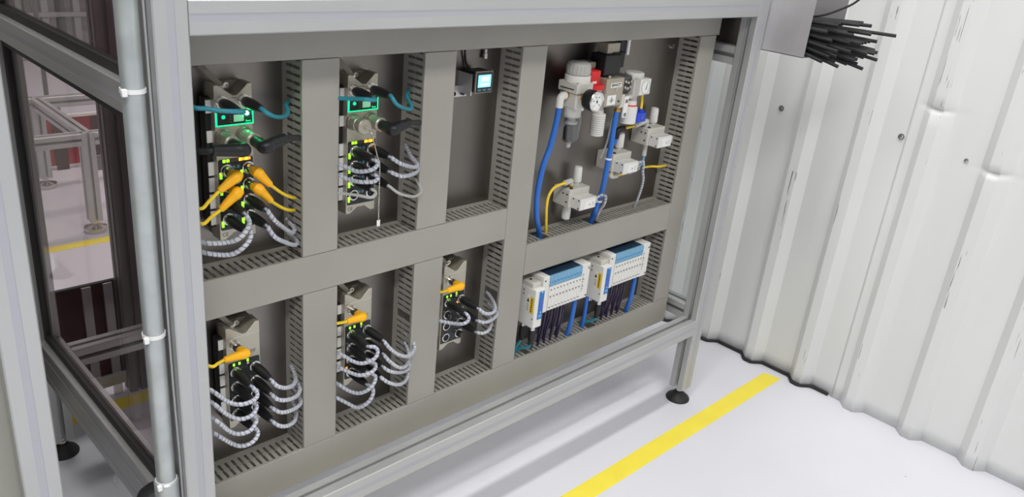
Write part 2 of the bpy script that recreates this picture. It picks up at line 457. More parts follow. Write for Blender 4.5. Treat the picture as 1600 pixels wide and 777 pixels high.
tp = prof('x', h, 1.092 + h, 0.045, W_ - 0.045, 'rail'); strip('x', 0.045, W_ - 0.045, 0.0004, 0.0022, 1.092 + h - 0.0055, 1.092 + h + 0.0055, tp)
prof('x', D_ - h, 0.225 + h, 0.045, W_ - 0.045, 'rail'); prof('x', D_ - h, 1.092 + h, 0.045, W_ - 0.045, 'rail')
lb = prof('y', h, 0.27, 0.045, D_ - 0.045, 'rail', big=True)
for zc in (0.2475, 0.2925): strip('y', 0.0004, 0.0022, 0.045, D_ - 0.045, zc - 0.0052, zc + 0.0052, lb)
lm = prof('y', h, 0.9895, 0.045, D_ - 0.045, 'rail'); strip('y', 0.0004, 0.0022, 0.045, D_ - 0.045, 0.9895 - 0.0052, 0.9895 + 0.0052, lm)
prof('y', W_ - h, 0.2825, 0.045, D_ - 0.045, 'rail'); prof('y', W_ - h, 0.9925, 0.045, D_ - 0.045, 'rail')
prof('y', h, 1.092 + h + 0.3, 0.045, D_ - 0.045, 'rail'); prof('y', W_ - h, 1.092 + h, 0.045, D_ - 0.045, 'rail')
# feet
footpad = MB().lathe([(0.034, 0), (0.0345, 0.003), (0.032, 0.0075), (0.020, 0.017), (0.013, 0.024), (0.0125, 0.026)], (0, 0, 0), n=28).mesh('foot_pad')
footstem = MB().lathe([(0.009, 0.0), (0.009, 0.009), (0.007, 0.010), (0.007, 0.026)], (0, 0, 0), n=14).mesh('foot_stem')
for x in (h, W_ - h):
    for y in (h, D_ - h):
        f = place('levelling_foot', footpad, 'rubber', mf, loc=(x, y, 0)); place('foot_stem', footstem, 'chrome', f, loc=(0, 0, 0.0255))
# glass on the left side with gaskets
g = MB().box(0.0175, 0.0215, 0.050, 0.745, 0.318, 0.964).build('glass_panel', 'glass', mf, smooth=False); g['label'] = 'bronze tinted side glass'
g2 = MB().box(0.0175, 0.0215, 0.050, 0.745, 1.016, 1.38).build('glass_panel', 'glass', mf, smooth=False); g2['label'] = 'bronze tinted upper side glass'
def gasket(y0, y1, z0, z1, par): MB().box(0.0120, 0.0270, y0, y1, z0, z1).build('gasket', 'gasket', par, bevel=0.001)
gasket(0.045, 0.75, 0.315, 0.333, g); gasket(0.045, 0.75, 0.951, 0.967, g); gasket(0.734, 0.75, 0.333, 0.951, g); gasket(0.045, 0.059, 0.333, 0.951, g)
gasket(0.045, 0.75, 1.012, 1.028, g2); gasket(0.734, 0.75, 1.028, 1.392, g2); gasket(0.045, 0.059, 1.028, 1.392, g2)
gr = MB().box(1.4490, 1.4530, 0.050, 0.745, 0.308, 0.967).build('glass_panel', 'glassr', mf, smooth=False); gr['label'] = 'clear side pane'
MB().box(1.4490, 1.4530, 0.050, 0.745, 1.016, 1.09).build('side_sheet', 'steel', mf, smooth=False)
MB().box(0.030, 1.443, 0.047, 0.748, 1.118, 1.130).build('deck_plate', 'sheet', mf, smooth=False)

# ------------------------------------------------------------------ conduit on the left post
cd = empty('conduit', 'galvanised steel conduit strapped upright to the left machine post', 'conduit', (-0.0205, 0.026, 0.05))
MB().lathe([(0.0140, 0), (0.0140, 1.70)], (0, 0, 0), n=32).build('pipe', 'galv', cd)
MB().lathe([(0.0175, 0), (0.0180, 0.002), (0.0180, 0.058), (0.0160, 0.060)], (0, 0, 0.312), n=28).build('coupling', 'galv', cd)
def tie_on(z, label, tilt=0.0):
    t = empty('cable_tie', label, 'cable tie', (-0.0205, 0.026, z), 'white cable ties round the conduit')
    mb = MB(); n = 30; vs = []; fs = []
    for i in range(n):
        a = 2 * math.pi * i / n; ca, sa = math.cos(a), math.sin(a)
        dz = tilt * ca
        for r, z_ in ((0.0144, -0.0028), (0.0158, -0.0028), (0.0158, 0.0028), (0.0144, 0.0028)): vs.append((r * ca, r * sa, z_ + dz))
    for i in range(n):
        j = (i + 1) % n
        for k in range(4): fs.append((4 * i + k, 4 * j + k, 4 * j + (k + 1) % 4, 4 * i + (k + 1) % 4))
    mb.add(vs, fs); mb.build('strap', 'tie', t)
    MB().box(-0.0195, -0.0125, -0.0175, -0.0110, -0.0045, 0.0050).build('tie_head', 'tie', t, bevel=0.0012)
tie_on(1.024, 'white nylon cable tie highest on the conduit'); tie_on(0.676, 'white nylon cable tie half way down the conduit'); tie_on(0.421, 'white nylon cable tie just above the conduit coupling')
p, _ = smooth_path([(-0.0022, 0.0200, 1.3), (-0.0022, 0.018, 0.9), (-0.0030, 0.016, 0.6), (-0.0022, 0.014, 0.45), (-0.0022, 0.016, 0.30), (-0.004, 0.016, 0.12)], 0.01)
tag(MB().tube(p, 0.0016, 8).build('thin_wire', 'cleartie'), 'thin pale wire running between the conduit and the left post', 'wire')
p, _ = smooth_path([(-0.0105, 0.062, 0.402), (-0.0105, 0.088, 0.366), (-0.0105, 0.130, 0.330), (-0.011, 0.170, 0.285), (-0.012, 0.190, 0.22), (-0.012, 0.192, 0.10), (-0.012, 0.186, 0.010)], 0.006)
tag(MB().tube(p, 0.009, 12).build('black_hose', 'rubber'), 'short black hose bending behind the foot of the conduit', 'hose')
for (y, l) in ((0.335, 'clear cable tie tail under the left bottom rail, farther from the conduit'), (0.245, 'clear cable tie tail under the left bottom rail, nearer the conduit')):
    t = empty('cable_tie', l, 'cable tie', (0.004, y, 0.222), 'clear tie tails under the side rail')
    p, _ = smooth_path([(0.004, 0, 0.003), (-0.004, 0.004, -0.006), (-0.008, -0.002, -0.016), (-0.004, -0.010, -0.026)], 0.003)
    MB().tube(p, 0.0013, 6).build('tail', 'cleartie', t); MB().box(-0.010, -0.003, -0.005, 0.002, -0.018, -0.010).build('tie_head', 'cleartie', t, bevel=0.001)

# ------------------------------------------------------------------ guard post beside the machine (extreme left)
gf = empty('guard_fence', 'white aluminium guard post with grey board at the left edge of the picture', 'guard fence', (-0.19, 0.0225, 0))
o = MB().ext(profile45(0, 0), 'z', 0.03, 1.9).build('post', 'alu', gf, smooth=False)
MB().box(-0.0055, 0.0055, -0.0221, -0.0203, 0.03, 1.9).build('slot_cover', 'strip', o, smooth=False)
MB().lathe([(0.034, 0), (0.0345, 0.003), (0.030, 0.009), (0.013, 0.024), (0.0125, 0.03)], (0, 0, 0), n=24).build('foot', 'rubber', gf)
MB().box(-0.62, -0.0165, -0.003, 0.003, 0.12, 1.85).build('infill_board', 'olive', gf, smooth=False)
o = MB().ext(profile45(0, 0), 'z', 0.03, 1.9).build('post', 'alu', gf, smooth=False); o.location = (-0.645, 0, 0)
for z in (0.10, 1.85):
    o = MB().ext(profile45(0, z), 'x', -0.6225, -0.0225).build('rail', 'alu', gf, smooth=False)

# ------------------------------------------------------------------ what stands behind the tinted glass
lp = empty('guard_fence', 'low dark maroon guard panel in aluminium edging behind the tinted glass', 'guard fence', (0, 0.95, 0))
MB().box(-0.21, 0.235, -0.004, 0.004, 0.065, 0.322).build('board', 'maroon', lp, smooth=False)
MB().box(-0.21, 0.235, -0.011, 0.011, 0.030, 0.065).build('edging', 'alu', lp, bevel=0.001)
MB().box(-0.21, 0.235, -0.006, 0.006, 0.322, 0.328).build('edging', 'gasket', lp, bevel=0.001)
for x in (0.150, 0.200): MB().box(x, x + 0.022, -0.012, -0.004, 0.0, 0.325).build('edging', 'alu', lp, bevel=0.001)
tpn = empty('guard_fence', 'tall maroon guard panel with upright profile behind the conduit', 'guard fence', (0.26, 0.95, 0))
MB().ext(profile45(0.0, 0.0), 'z', 0.0, 1.4).build('post', 'maroon', tpn, smooth=False)
MB().box(0.0225, 0.62, -0.004, 0.004, 0.07, 0.80).build('board', 'maroon', tpn, smooth=False)
for z in (0.05, 0.15): MB().box(0.0225, 0.62, -0.010, 0.010, z, z + 0.02).build('edging', 'alu', tpn, bevel=0.001)
fm = empty('conveyor_stand', 'low profile stand on chrome feet seen through the tinted glass', 'stand', (0.546, 2.07, 0))
def far_leg(x, y, z1):
    l = MB().ext(profile45(x, y), 'z', 0.045, z1).build('leg', 'alu', fm, smooth=False)
    MB().lathe([(0.038, 0), (0.042, 0.008), (0.040, 0.018), (0.014, 0.026), (0.010, 0.030), (0.010, 0.05)], (x, y, 0), n=20).build('foot', 'chrome', l)
far_leg(0, 0.0, 0.385); far_leg(0, 0.57, 0.385); far_leg(0.9, 0.0, 0.385); far_leg(0.9, 0.57, 0.385); far_leg(-0.75, 0.57, 0.385); far_leg(-0.75, 0.0, 0.385)
for y in (0.0, 0.57):
    for x0, x1 in ((-0.7275, -0.0225), (0.0225, 0.8775)): MB().ext(profile45(y, 0.3625), 'x', x0, x1).build('rail', 'alu', fm, smooth=False)
for x in (-0.75, 0.0, 0.9): MB().ext(profile45(x, 0.3625), 'y', 0.0225, 0.5475).build('rail', 'alu', fm, smooth=False)
MB().box(0.0225, 0.8775, 0.10, 0.11, 0.20, 0.26).build('tray', 'midgrey', fm, bevel=0.004)
rp = empty('red_skirting', 'long red skirting sheet with pale top edge behind the low profile stand', 'skirting', (0.9, 2.85, 0))
MB().box(-0.38, 0.9, -0.004, 0.004, 0.02, 0.235).build('sheet', 'darkred', rp, smooth=False)
MB().box(-0.38, 0.9, -0.010, 0.010, 0.235, 0.247).build('top_edge', 'white', rp, smooth=False)
for k in range(7): MB().box(-0.25 + k * 0.16, -0.20 + k * 0.16, -0.012, -0.004, 0.0, 0.235).build('upright', 'maroon', rp, smooth=False)
sp = empty('stanchion', 'thin dark stanchion on the far floor seen through the tinted glass', 'stanchion', (0.93, 3.9, 0))
MB().lathe([(0.012, 0), (0.012, 0.9)], (0, 0, 0), n=10).build('pole', 'darkgrey', sp); MB().lathe([(0.06, 0), (0.06, 0.008), (0.02, 0.014)], (0, 0, 0), n=16).build('base', 'darkgrey', sp)
cb = empty('steel_cabinet', 'red steel cabinet far behind the tinted glass', 'cabinet', (0.93, 5.2, 0))
MB().box(-0.45, 0.20, 0, 0.5, 0.05, 1.6).build('carcass', 'darkred', cb, bevel=0.01)
for x in (-0.44, -0.12): MB().box(x, x + 0.31, -0.012, 0, 0.10, 1.56).build('door', 'darkred', cb, bevel=0.004)
rk = empty('tube_rack', 'grey upright bars of a rack far behind the tinted glass', 'rack', (1.18, 5.2, 0))
MB().box(0, 0.62, 0.05, 0.12, 0.0, 1.9).build('back_board', 'wallfar', rk, bevel=0.004)
for k in range(6):
    b = MB().box(0.03 + k * 0.10, 0.075 + k * 0.10, -0.02, 0.04, 0.0, 1.9).build('upright', 'midgrey' if k % 2 else 'darkgrey', rk, bevel=0.004)
    MB().box(0.035 + k * 0.10, 0.070 + k * 0.10, -0.024, -0.021, 0.62, 0.68).build('tag', 'label', b, smooth=False)
for z in (0.30, 0.42): MB().box(0, 0.62, -0.03, -0.02, z, z + 0.03).build('cross_bar', 'midgrey', rk, bevel=0.002)
en = empty('shading_enclosure', 'unseen grey enclosure behind the left guard board, added to shade the floor', 'enclosure', (-0.625, 0.9, 0))  # neighbouring bulk out of direct view, added to dim the floor on this side
MB().box(-0.40, 0.385, -0.72, 0.9, 0.12, 1.95).build('cabinet_shell', 'midgrey', en, bevel=0.01)
for y in (-0.72, -0.18, 0.36): MB().box(0.385, 0.395, y + 0.02, y + 0.52, 0.16, 1.9).build('side_door', 'olive', en, bevel=0.004)
for x in (-0.36, 0.34):
    for y in (-0.66, 0.84): MB().lathe([(0.036, 0), (0.03, 0.01), (0.014, 0.03), (0.014, 0.12)], (x, y, 0), n=16).build('foot', 'rubber', en)
wl = empty('neighbour_post', 'pale upright profile mirrored in the tinted glass beside the machine', 'post', (-0.17, 0.784, 0))
MB().ext(profile45(0, 0), 'z', 0.03, 1.9).build('upright', 'alu', wl, smooth=False)
MB().lathe([(0.034, 0), (0.030, 0.009), (0.013, 0.024), (0.0125, 0.03)], (0, 0, 0), n=20).build('foot', 'rubber', wl)

# ------------------------------------------------------------------ mounting plate and wire ducts
mp = empty('mounting_plate', 'brushed stainless mounting plate behind the grey wire ducts', 'mounting plate', (0.73, 0.151, 0.25))
wpart(MB().box(0.030, 1.405, 0.1502, 0.1530, 0.238, 1.105), 'plate', 'steel', mp, smooth=False)
for (x, z) in ((1.312, 1.002), (1.300, 0.45)): wpart(MB().lathe([(0.007, 0), (0.006, 0.004), (0.0035, 0.0045)], (x, 0.150, z), (0, -1, 0), 14), 'plate_screw', 'chrome', mp)
for x in (0.25, 1.25):
    for z in (0.262, 1.085): wpart(MB().box(x, x + 0.04, 0.153, 0.75, z - 0.012, z + 0.012), 'bracket', 'alu', mp)

FY, BY = 0.090, 0.150
def finger(mb, ax, c, t, s):
    """one finger of a slotted wall: flat tongue with a small nub half way; ax: normal of the wall"""
    hw = 0.0037; nb = 0.0050; ym = 0.117
    pl = [(-hw, 0.137), (-hw, ym + 0.003), (-nb, ym + 0.0015), (-nb, ym - 0.0015), (-hw, ym - 0.003), (-hw, 0.0955),
          (hw, 0.0955), (hw, ym - 0.003), (nb, ym - 0.0015), (nb, ym + 0.0015), (hw, ym + 0.003), (hw, 0.137)]
    n = len(pl)
    if ax == 'x': vs = [(c, y, s + a) for a, y in pl] + [(c + t, y, s + a) for a, y in pl]
    else: vs = [(s + a, y, c) for a, y in pl] + [(s + a, y, c + t) for a, y in pl]
    fs = [(i, (i + 1) % n, n + (i + 1) % n, n + i) for i in range(n)]
    # the outline is slightly concave: split the caps
    for o_ in (0, n):
        fs += [(o_ + 0, o_ + 1, o_ + 10, o_ + 11), (o_ + 1, o_ + 2, o_ + 9, o_ + 10), (o_ + 2, o_ + 3, o_ + 8, o_ + 9), (o_ + 3, o_ + 4, o_ + 7, o_ + 8), (o_ + 4, o_ + 5, o_ + 6, o_ + 7)]
    mb.add(vs, fs)
def wire_duct(ax, a, b, c0, c1, label, gaps=()):
    """ax 'z': upright, a..b in z, c0..c1 in x;  ax 'x': level, a..b in x, c0..c1 in z"""
    if ax == 'z': d = empty('wire_duct', label, 'wire duct', ((c0 + c1) / 2, BY, a), 'grey slotted wire ducts')
    else: d = empty('wire_duct', label, 'wire duct', ((a + b) / 2, BY, c0), 'grey slotted wire ducts')
    def bx(c_0, c_1, y0, y1): return MB().box(c_0, c_1, y0, y1, a, b) if ax == 'z' else MB().box(a, b, y0, y1, c_0, c_1)
    wpart(bx(c0, c1, BY - 0.0018, BY), 'base', 'duct', d, smooth=False)
    t = 0.0016
    for c in (c0, c1 - t):
        mb = MB()
        if ax == 'z': mb.box(c, c + t, 0.137, BY - 0.0018, a, b).box(c, c + t, 0.0935, 0.0955, a, b)
        else: mb.box(a, b, 0.137, BY - 0.0018, c, c + t).box(a, b, 0.0935, 0.0955, c, c + t)
        n = max(1, int((b - a) / 0.0125)); off = ((b - a) - n * 0.0125) / 2 + 0.00625
        for k in range(n):
            s = a + off + k * 0.0125
            if any(g0 < s < g1 for g0, g1 in gaps): continue
            finger(mb, 'x' if ax == 'z' else 'z', c, t, s)
        wpart(mb, 'slotted_wall', 'duct', d, smooth=False)
    cv = wpart(bx(c0 - 0.0008, c1 + 0.0008, FY - 0.002, FY + 0.0035), 'cover', 'duct', d, bevel=0.0012)
    return d
wire_duct('x', 0.030, 1.4150, 1.0365, 1.102, 'grey top wire duct running full width under the upper rail')
wire_duct('x', 0.030, 1.4045, 0.243, 0.316, 'grey bottom wire duct running full width above the lower rail', gaps=((0.845, 0.858), (1.000, 1.012), (1.075, 1.095), (1.222, 1.236)))
wire_duct('x', 0.0545, 0.7315, 0.637, 0.7045, 'grey level wire duct between upper and lower module rows')
wire_duct('x', 0.8015, 1.3365, 0.535, 0.607, 'grey level wire duct between the pneumatic units and the valve islands', gaps=((0.855, 0.880), (1.035, 1.062)))
wire_duct('z', 0.3175, 1.035, 0.030, 0.053, 'narrow grey wire duct hidden behind the left machine post')
wire_duct('z', 0.7060, 1.035, 0.2555, 0.3215, 'grey upright wire duct between the two modules with green lights')
wire_duct('z', 0.3175, 0.6355, 0.2555, 0.3225, 'grey upright wire duct between the lower left and lower middle modules')
wire_duct('z', 0.7060, 1.035, 0.495, 0.5645, 'grey upright wire duct left of the small lit sensor display')
wire_duct('z', 0.3175, 0.6355, 0.495, 0.5640, 'grey upright wire duct between the lower middle and lower right modules', gaps=((0.508, 0.522),))
wire_duct('z', 0.3175, 1.035, 0.733, 0.7995, 'long grey upright wire duct left of the pneumatic units', gaps=((0.488, 0.502),))
wire_duct('z', 0.3175, 1.035, 1.338, 1.403, 'grey upright wire duct at the right end of the plate')
# cable courses in metres (x along the machine, y into it, z up)
PATHS = {
    'M1_0_2': [(0.1365, 0.056, 0.819), (0.142, 0.05, 0.8053), (0.1329, 0.0419, 0.7973), (0.1186, 0.0389, 0.7875), (0.104, 0.0498, 0.7804), (0.072, 0.0527, 0.7859)],
    'M1_0_3': [(0.1365, 0.056, 0.792), (0.1433, 0.05, 0.791), (0.1376, 0.0422, 0.7809), (0.1254, 0.0387, 0.7721), (0.113, 0.0444, 0.7625), (0.0996, 0.0525, 0.7601), (0.072, 0.0546, 0.7694)],
    'M1_1_2': [(0.1715, 0.056, 0.819), (0.1697, 0.05, 0.8139), (0.1824, 0.0474, 0.8007), (0.2102, 0.0687, 0.7746), (0.2394, 0.0955, 0.7515), (0.2506, 0.1073, 0.7529), (0.253, 0.129, 0.7561), (0.255, 0.1402, 0.7576)],
    'M1_1_3': [(0.1715, 0.056, 0.792), (0.1704, 0.05, 0.7867), (0.1817, 0.0471, 0.7736), (0.211, 0.0658, 0.7511), (0.2417, 0.0925, 0.7305), (0.2537, 0.103, 0.7297), (0.2556, 0.1239, 0.7332), (0.255, 0.1434, 0.7322)],
    'M2_0_0': [(0.366, 0.056, 0.871), (0.3742, 0.05, 0.8661), (0.368, 0.0455, 0.8615), (0.3539, 0.0429, 0.8575), (0.3405, 0.0592, 0.8527), (0.3327, 0.0751, 0.8554), (0.322, 0.089, 0.8598)],
    'M2_0_1': [(0.366, 0.056, 0.845), (0.3751, 0.05, 0.8413), (0.3649, 0.0442, 0.8364), (0.3433, 0.0492, 0.8369), (0.3343, 0.0723, 0.8355), (0.322, 0.0886, 0.8408)],
    'M2_0_2': [(0.366, 0.056, 0.819), (0.3713, 0.05, 0.8141), (0.3671, 0.046, 0.8105), (0.3553, 0.0427, 0.8094), (0.3401, 0.0572, 0.8116), (0.322, 0.088, 0.8092)],
    'M2_1_0': [(0.401, 0.056, 0.871), (0.4029, 0.05, 0.8703), (0.4207, 0.0467, 0.8576), (0.4639, 0.0664, 0.84), (0.4802, 0.0785, 0.84), (0.4835, 0.0991, 0.8455), (0.495, 0.1339, 0.8596)],
    'M2_1_1': [(0.401, 0.056, 0.845), (0.4042, 0.05, 0.841), (0.4206, 0.045, 0.8363), (0.4581, 0.0626, 0.829), (0.4837, 0.081, 0.827), (0.4904, 0.0934, 0.8343), (0.495, 0.1139, 0.8428)],
    'M2_1_2': [(0.401, 0.056, 0.819), (0.4021, 0.05, 0.8159), (0.4178, 0.0437, 0.8053), (0.464, 0.0625, 0.7864), (0.4908, 0.0776, 0.7851), (0.4948, 0.0865, 0.7938), (0.495, 0.0992, 0.8035)],
    'L1_0_0': [(0.1375, 0.056, 0.515), (0.1457, 0.05, 0.5013), (0.1412, 0.0446, 0.4959), (0.1263, 0.0393, 0.4957), (0.1098, 0.0417, 0.4967), (0.0978, 0.0526, 0.4997), (0.0847, 0.0539, 0.5145), (0.072, 0.0555, 0.5297)],
    'L1_0_1': [(0.1375, 0.056, 0.487), (0.1435, 0.05, 0.4771), (0.1414, 0.0462, 0.4733), (0.1283, 0.0391, 0.4691), (0.1094, 0.0401, 0.4696), (0.0953, 0.0494, 0.4769), (0.0814, 0.0491, 0.4941), (0.072, 0.0489, 0.5077)],
    'L1_0_2': [(0.1375, 0.056, 0.46), (0.1427, 0.05, 0.4503), (0.1383, 0.0448, 0.4466), (0.1235, 0.0373, 0.4419), (0.1058, 0.0408, 0.4417), (0.0925, 0.046, 0.4501), (0.072, 0.0429, 0.4787)],
    'L1_0_3': [(0.1375, 0.056, 0.433), (0.1445, 0.05, 0.4272), (0.14, 0.0435, 0.4208), (0.1261, 0.038, 0.4164), (0.1098, 0.0418, 0.4152), (0.0959, 0.0493, 0.423), (0.072, 0.0487, 0.4507)],
    'L1_1_0': [(0.1725, 0.056, 0.515), (0.1707, 0.05, 0.5151), (0.1791, 0.0458, 0.5042), (0.1996, 0.0543, 0.488), (0.2261, 0.075, 0.4731), (0.2433, 0.0959, 0.47), (0.251, 0.1179, 0.4739), (0.255, 0.1336, 0.4754)],
    'L1_1_1': [(0.1725, 0.056, 0.487), (0.1701, 0.05, 0.4869), (0.1799, 0.0452, 0.4772), (0.2007, 0.0511, 0.4649), (0.2309, 0.0721, 0.4499), (0.2482, 0.0899, 0.4481), (0.2523, 0.1055, 0.4546), (0.255, 0.122, 0.4596)],
    'L1_1_2': [(0.1725, 0.056, 0.46), (0.1711, 0.05, 0.4593), (0.1844, 0.0456, 0.4495), (0.2095, 0.0556, 0.4373), (0.2402, 0.0797, 0.4225), (0.2513, 0.0926, 0.422), (0.2547, 0.1101, 0.4277), (0.255, 0.1285, 0.4307)],
    'L1_1_3': [(0.1725, 0.056, 0.433), (0.1705, 0.05, 0.4336), (0.1808, 0.0457, 0.4237), (0.2007, 0.0524, 0.4108), (0.2242, 0.0702, 0.3998), (0.2404, 0.0909, 0.3961), (0.2497, 0.108, 0.3995), (0.255, 0.1321, 0.4029)],
    'L2_0_0': [(0.367, 0.056, 0.515), (0.3814, 0.05, 0.5097), (0.3839, 0.045, 0.5009), (0.3737, 0.0425, 0.4908), (0.3561, 0.0524, 0.483), (0.3455, 0.0682, 0.4833), (0.3328, 0.0768, 0.4938), (0.322, 0.0856, 0.5021)],
    'L2_0_1': [(0.367, 0.056, 0.487), (0.3827, 0.05, 0.4734), (0.3797, 0.0455, 0.4677), (0.3652, 0.0424, 0.4639), (0.3501, 0.0517, 0.4601), (0.3404, 0.0691, 0.4607), (0.322, 0.085, 0.4727)],
    'L2_0_2': [(0.367, 0.056, 0.46), (0.382, 0.05, 0.4494), (0.3806, 0.0454, 0.4416), (0.3668, 0.0431, 0.4296), (0.353, 0.0543, 0.419), (0.3418, 0.0698, 0.4188), (0.3294, 0.0792, 0.4293), (0.322, 0.0867, 0.4373)],
    'L2_0_3': [(0.367, 0.056, 0.433), (0.3765, 0.05, 0.4254), (0.377, 0.0458, 0.4181), (0.3704, 0.0427, 0.4068), (0.3591, 0.0485, 0.3926), (0.3507, 0.0611, 0.3843), (0.339, 0.074, 0.3913), (0.322, 0.0884, 0.4042)],
    'L2_1_0': [(0.402, 0.056, 0.515), (0.4017, 0.05, 0.515), (0.4097, 0.0449, 0.5013), (0.4321, 0.0475, 0.4789), (0.467, 0.0613, 0.4558), (0.4964, 0.0789, 0.45), (0.5029, 0.0882, 0.4594), (0.4997, 0.1007, 0.4706), (0.495, 0.1111, 0.4768)],
    'L2_1_1': [(0.402, 0.056, 0.487), (0.4012, 0.05, 0.4867), (0.4107, 0.0445, 0.4725), (0.44, 0.0514, 0.4449), (0.4676, 0.0649, 0.4332), (0.4872, 0.0818, 0.4357), (0.4947, 0.0971, 0.4482), (0.495, 0.1096, 0.4567)],
    'L2_1_2': [(0.402, 0.056, 0.46), (0.399, 0.05, 0.4616), (0.4111, 0.0439, 0.4512), (0.4429, 0.0544, 0.4314), (0.4812, 0.0767, 0.4129), (0.4927, 0.0877, 0.4179), (0.495, 0.1028, 0.426)],
    'L2_1_3': [(0.402, 0.056, 0.433), (0.3967, 0.05, 0.4395), (0.4088, 0.0438, 0.4274), (0.4406, 0.054, 0.4049), (0.4729, 0.0734, 0.39), (0.4889, 0.0856, 0.3942), (0.495, 0.1012, 0.4039)],
    'L3_0_0': [(0.603, 0.056, 0.515), (0.6047, 0.05, 0.5159), (0.606, 0.0449, 0.5091), (0.6024, 0.0427, 0.5004), (0.5917, 0.0474, 0.4959), (0.585, 0.0685, 0.4897), (0.564, 0.0886, 0.4936)],
    'L3_1_0': [(0.638, 0.056, 0.515), (0.6359, 0.05, 0.5134), (0.6516, 0.0457, 0.5028), (0.6834, 0.0555, 0.4905), (0.7069, 0.0717, 0.488), (0.7238, 0.0994, 0.4919), (0.733, 0.1285, 0.497)],
    'L3_1_1': [(0.638, 0.056, 0.487), (0.6361, 0.05, 0.4861), (0.6536, 0.0454, 0.4815), (0.6936, 0.0612, 0.4714), (0.7234, 0.0817, 0.465), (0.729, 0.0992, 0.4697), (0.733, 0.1224, 0.4726)],
    'L3_1_2': [(0.638, 0.056, 0.46), (0.6389, 0.05, 0.4594), (0.6512, 0.0456, 0.4567), (0.6757, 0.0543, 0.4527), (0.7128, 0.0848, 0.4459), (0.7273, 0.1069, 0.4481), (0.733, 0.1286, 0.4464)],
    'M1_tL': [(0.134, 0.058, 0.975), (0.1419, 0.05, 0.9749), (0.1374, 0.0476, 0.9759), (0.1188, 0.0396, 0.98), (0.1015, 0.0461, 0.9811), (0.0857, 0.055, 0.9835), (0.072, 0.0573, 0.9852)],
    'M1_tR': [(0.169, 0.058, 0.975), (0.1625, 0.05, 0.9774), (0.1735, 0.0463, 0.97), (0.1943, 0.0599, 0.9595), (0.2227, 0.0856, 0.9515), (0.2369, 0.0999, 0.9544), (0.243, 0.1167, 0.9599), (0.255, 0.1291, 0.9616)],
    'M2_tL': [(0.3635, 0.058, 0.975), (0.3684, 0.05, 0.9723), (0.3608, 0.0465, 0.9734), (0.3422, 0.0436, 0.9771), (0.3348, 0.0691, 0.9727), (0.322, 0.0891, 0.9701)],
    'M2_tR': [(0.3985, 0.058, 0.975), (0.3917, 0.05, 0.9758), (0.4041, 0.0463, 0.9635), (0.4307, 0.0592, 0.9503), (0.459, 0.0774, 0.9423), (0.47, 0.0921, 0.9471), (0.4765, 0.1127, 0.9559), (0.495, 0.1297, 0.9613)],
    'M1_y00': {'bend': (0.1365, 0.075, 0.871), 'end': (0.1087, 0.075, 0.853), 'cable': [(0.1087, 0.075, 0.853), (0.0889, 0.0672, 0.8431), (0.072, 0.0594, 0.8366)]},
    'M1_y01': {'bend': (0.1365, 0.075, 0.845), 'end': (0.1097, 0.075, 0.8232), 'cable': [(0.1097, 0.075, 0.8232), (0.0894, 0.066, 0.8177), (0.072, 0.057, 0.8139)]},
    'M1_y10': {'bend': (0.1715, 0.075, 0.871), 'end': (0.1908, 0.075, 0.8494), 'cable': [(0.1908, 0.075, 0.8494), (0.2133, 0.0872, 0.8303), (0.2338, 0.0993, 0.8158), (0.255, 0.1115, 0.8044)]},
    'M1_y11': {'bend': (0.1715, 0.075, 0.845), 'end': (0.1915, 0.075, 0.8223), 'cable': [(0.1915, 0.075, 0.8223), (0.2134, 0.0881, 0.8049), (0.2346, 0.1012, 0.7912), (0.255, 0.1144, 0.782)]},
    'L1_y': {'bend': (0.138, 0.075, 0.566), 'end': (0.1032, 0.075, 0.566), 'cable': [(0.1032, 0.075, 0.566), (0.0885, 0.0648, 0.5701), (0.072, 0.0546, 0.5749)]},
    'L2_y': {'bend': (0.3675, 0.075, 0.566), 'end': (0.335, 0.075, 0.5663), 'cable': [(0.335, 0.075, 0.5663), (0.3298, 0.0809, 0.5632), (0.322, 0.0868, 0.5611)]},
    'L3_y': {'bend': (0.6035, 0.075, 0.566), 'end': (0.5693, 0.075, 0.565), 'cable': [(0.5693, 0.075, 0.565), (0.5664, 0.0818, 0.5613), (0.564, 0.0886, 0.5574)]},
    'M1_pL': {'bend': (0.133, 0.045, 0.921), 'end': (0.0861, 0.045, 0.9256), 'cable': [(0.0861, 0.045, 0.9256), (0.079, 0.0517, 0.9241), (0.072, 0.0585, 0.9232)]},
    'M1_pR': {'bend': (0.168, 0.045, 0.921), 'end': (0.2015, 0.045, 0.9299), 'cable': [(0.2015, 0.045, 0.9299), (0.2291, 0.0725, 0.9199), (0.2562, 0.1, 0.9099)]},
    'M2_pR': {'bend': (0.3985, 0.045, 0.921), 'end': (0.4266, 0.045, 0.9282), 'cable': [(0.4266, 0.045, 0.9282), (0.4623, 0.0725, 0.9188), (0.5004, 0.1, 0.9084)]},
    'blue1': [(0.8683, 0.1, 0.9044), (0.8641, 0.1, 0.8704), (0.8511, 0.098, 0.8185), (0.8338, 0.096, 0.7787), (0.8245, 0.095, 0.7209), (0.8358, 0.1, 0.6656), (0.8674, 0.115, 0.6176)],
    'blue2': [(1.0517, 0.09, 0.8755), (1.0496, 0.09, 0.8402), (1.0496, 0.09, 0.7952), (1.047, 0.09, 0.7728), (1.0446, 0.092, 0.7014), (1.0406, 0.1, 0.6439), (1.0493, 0.11, 0.6212)],
}
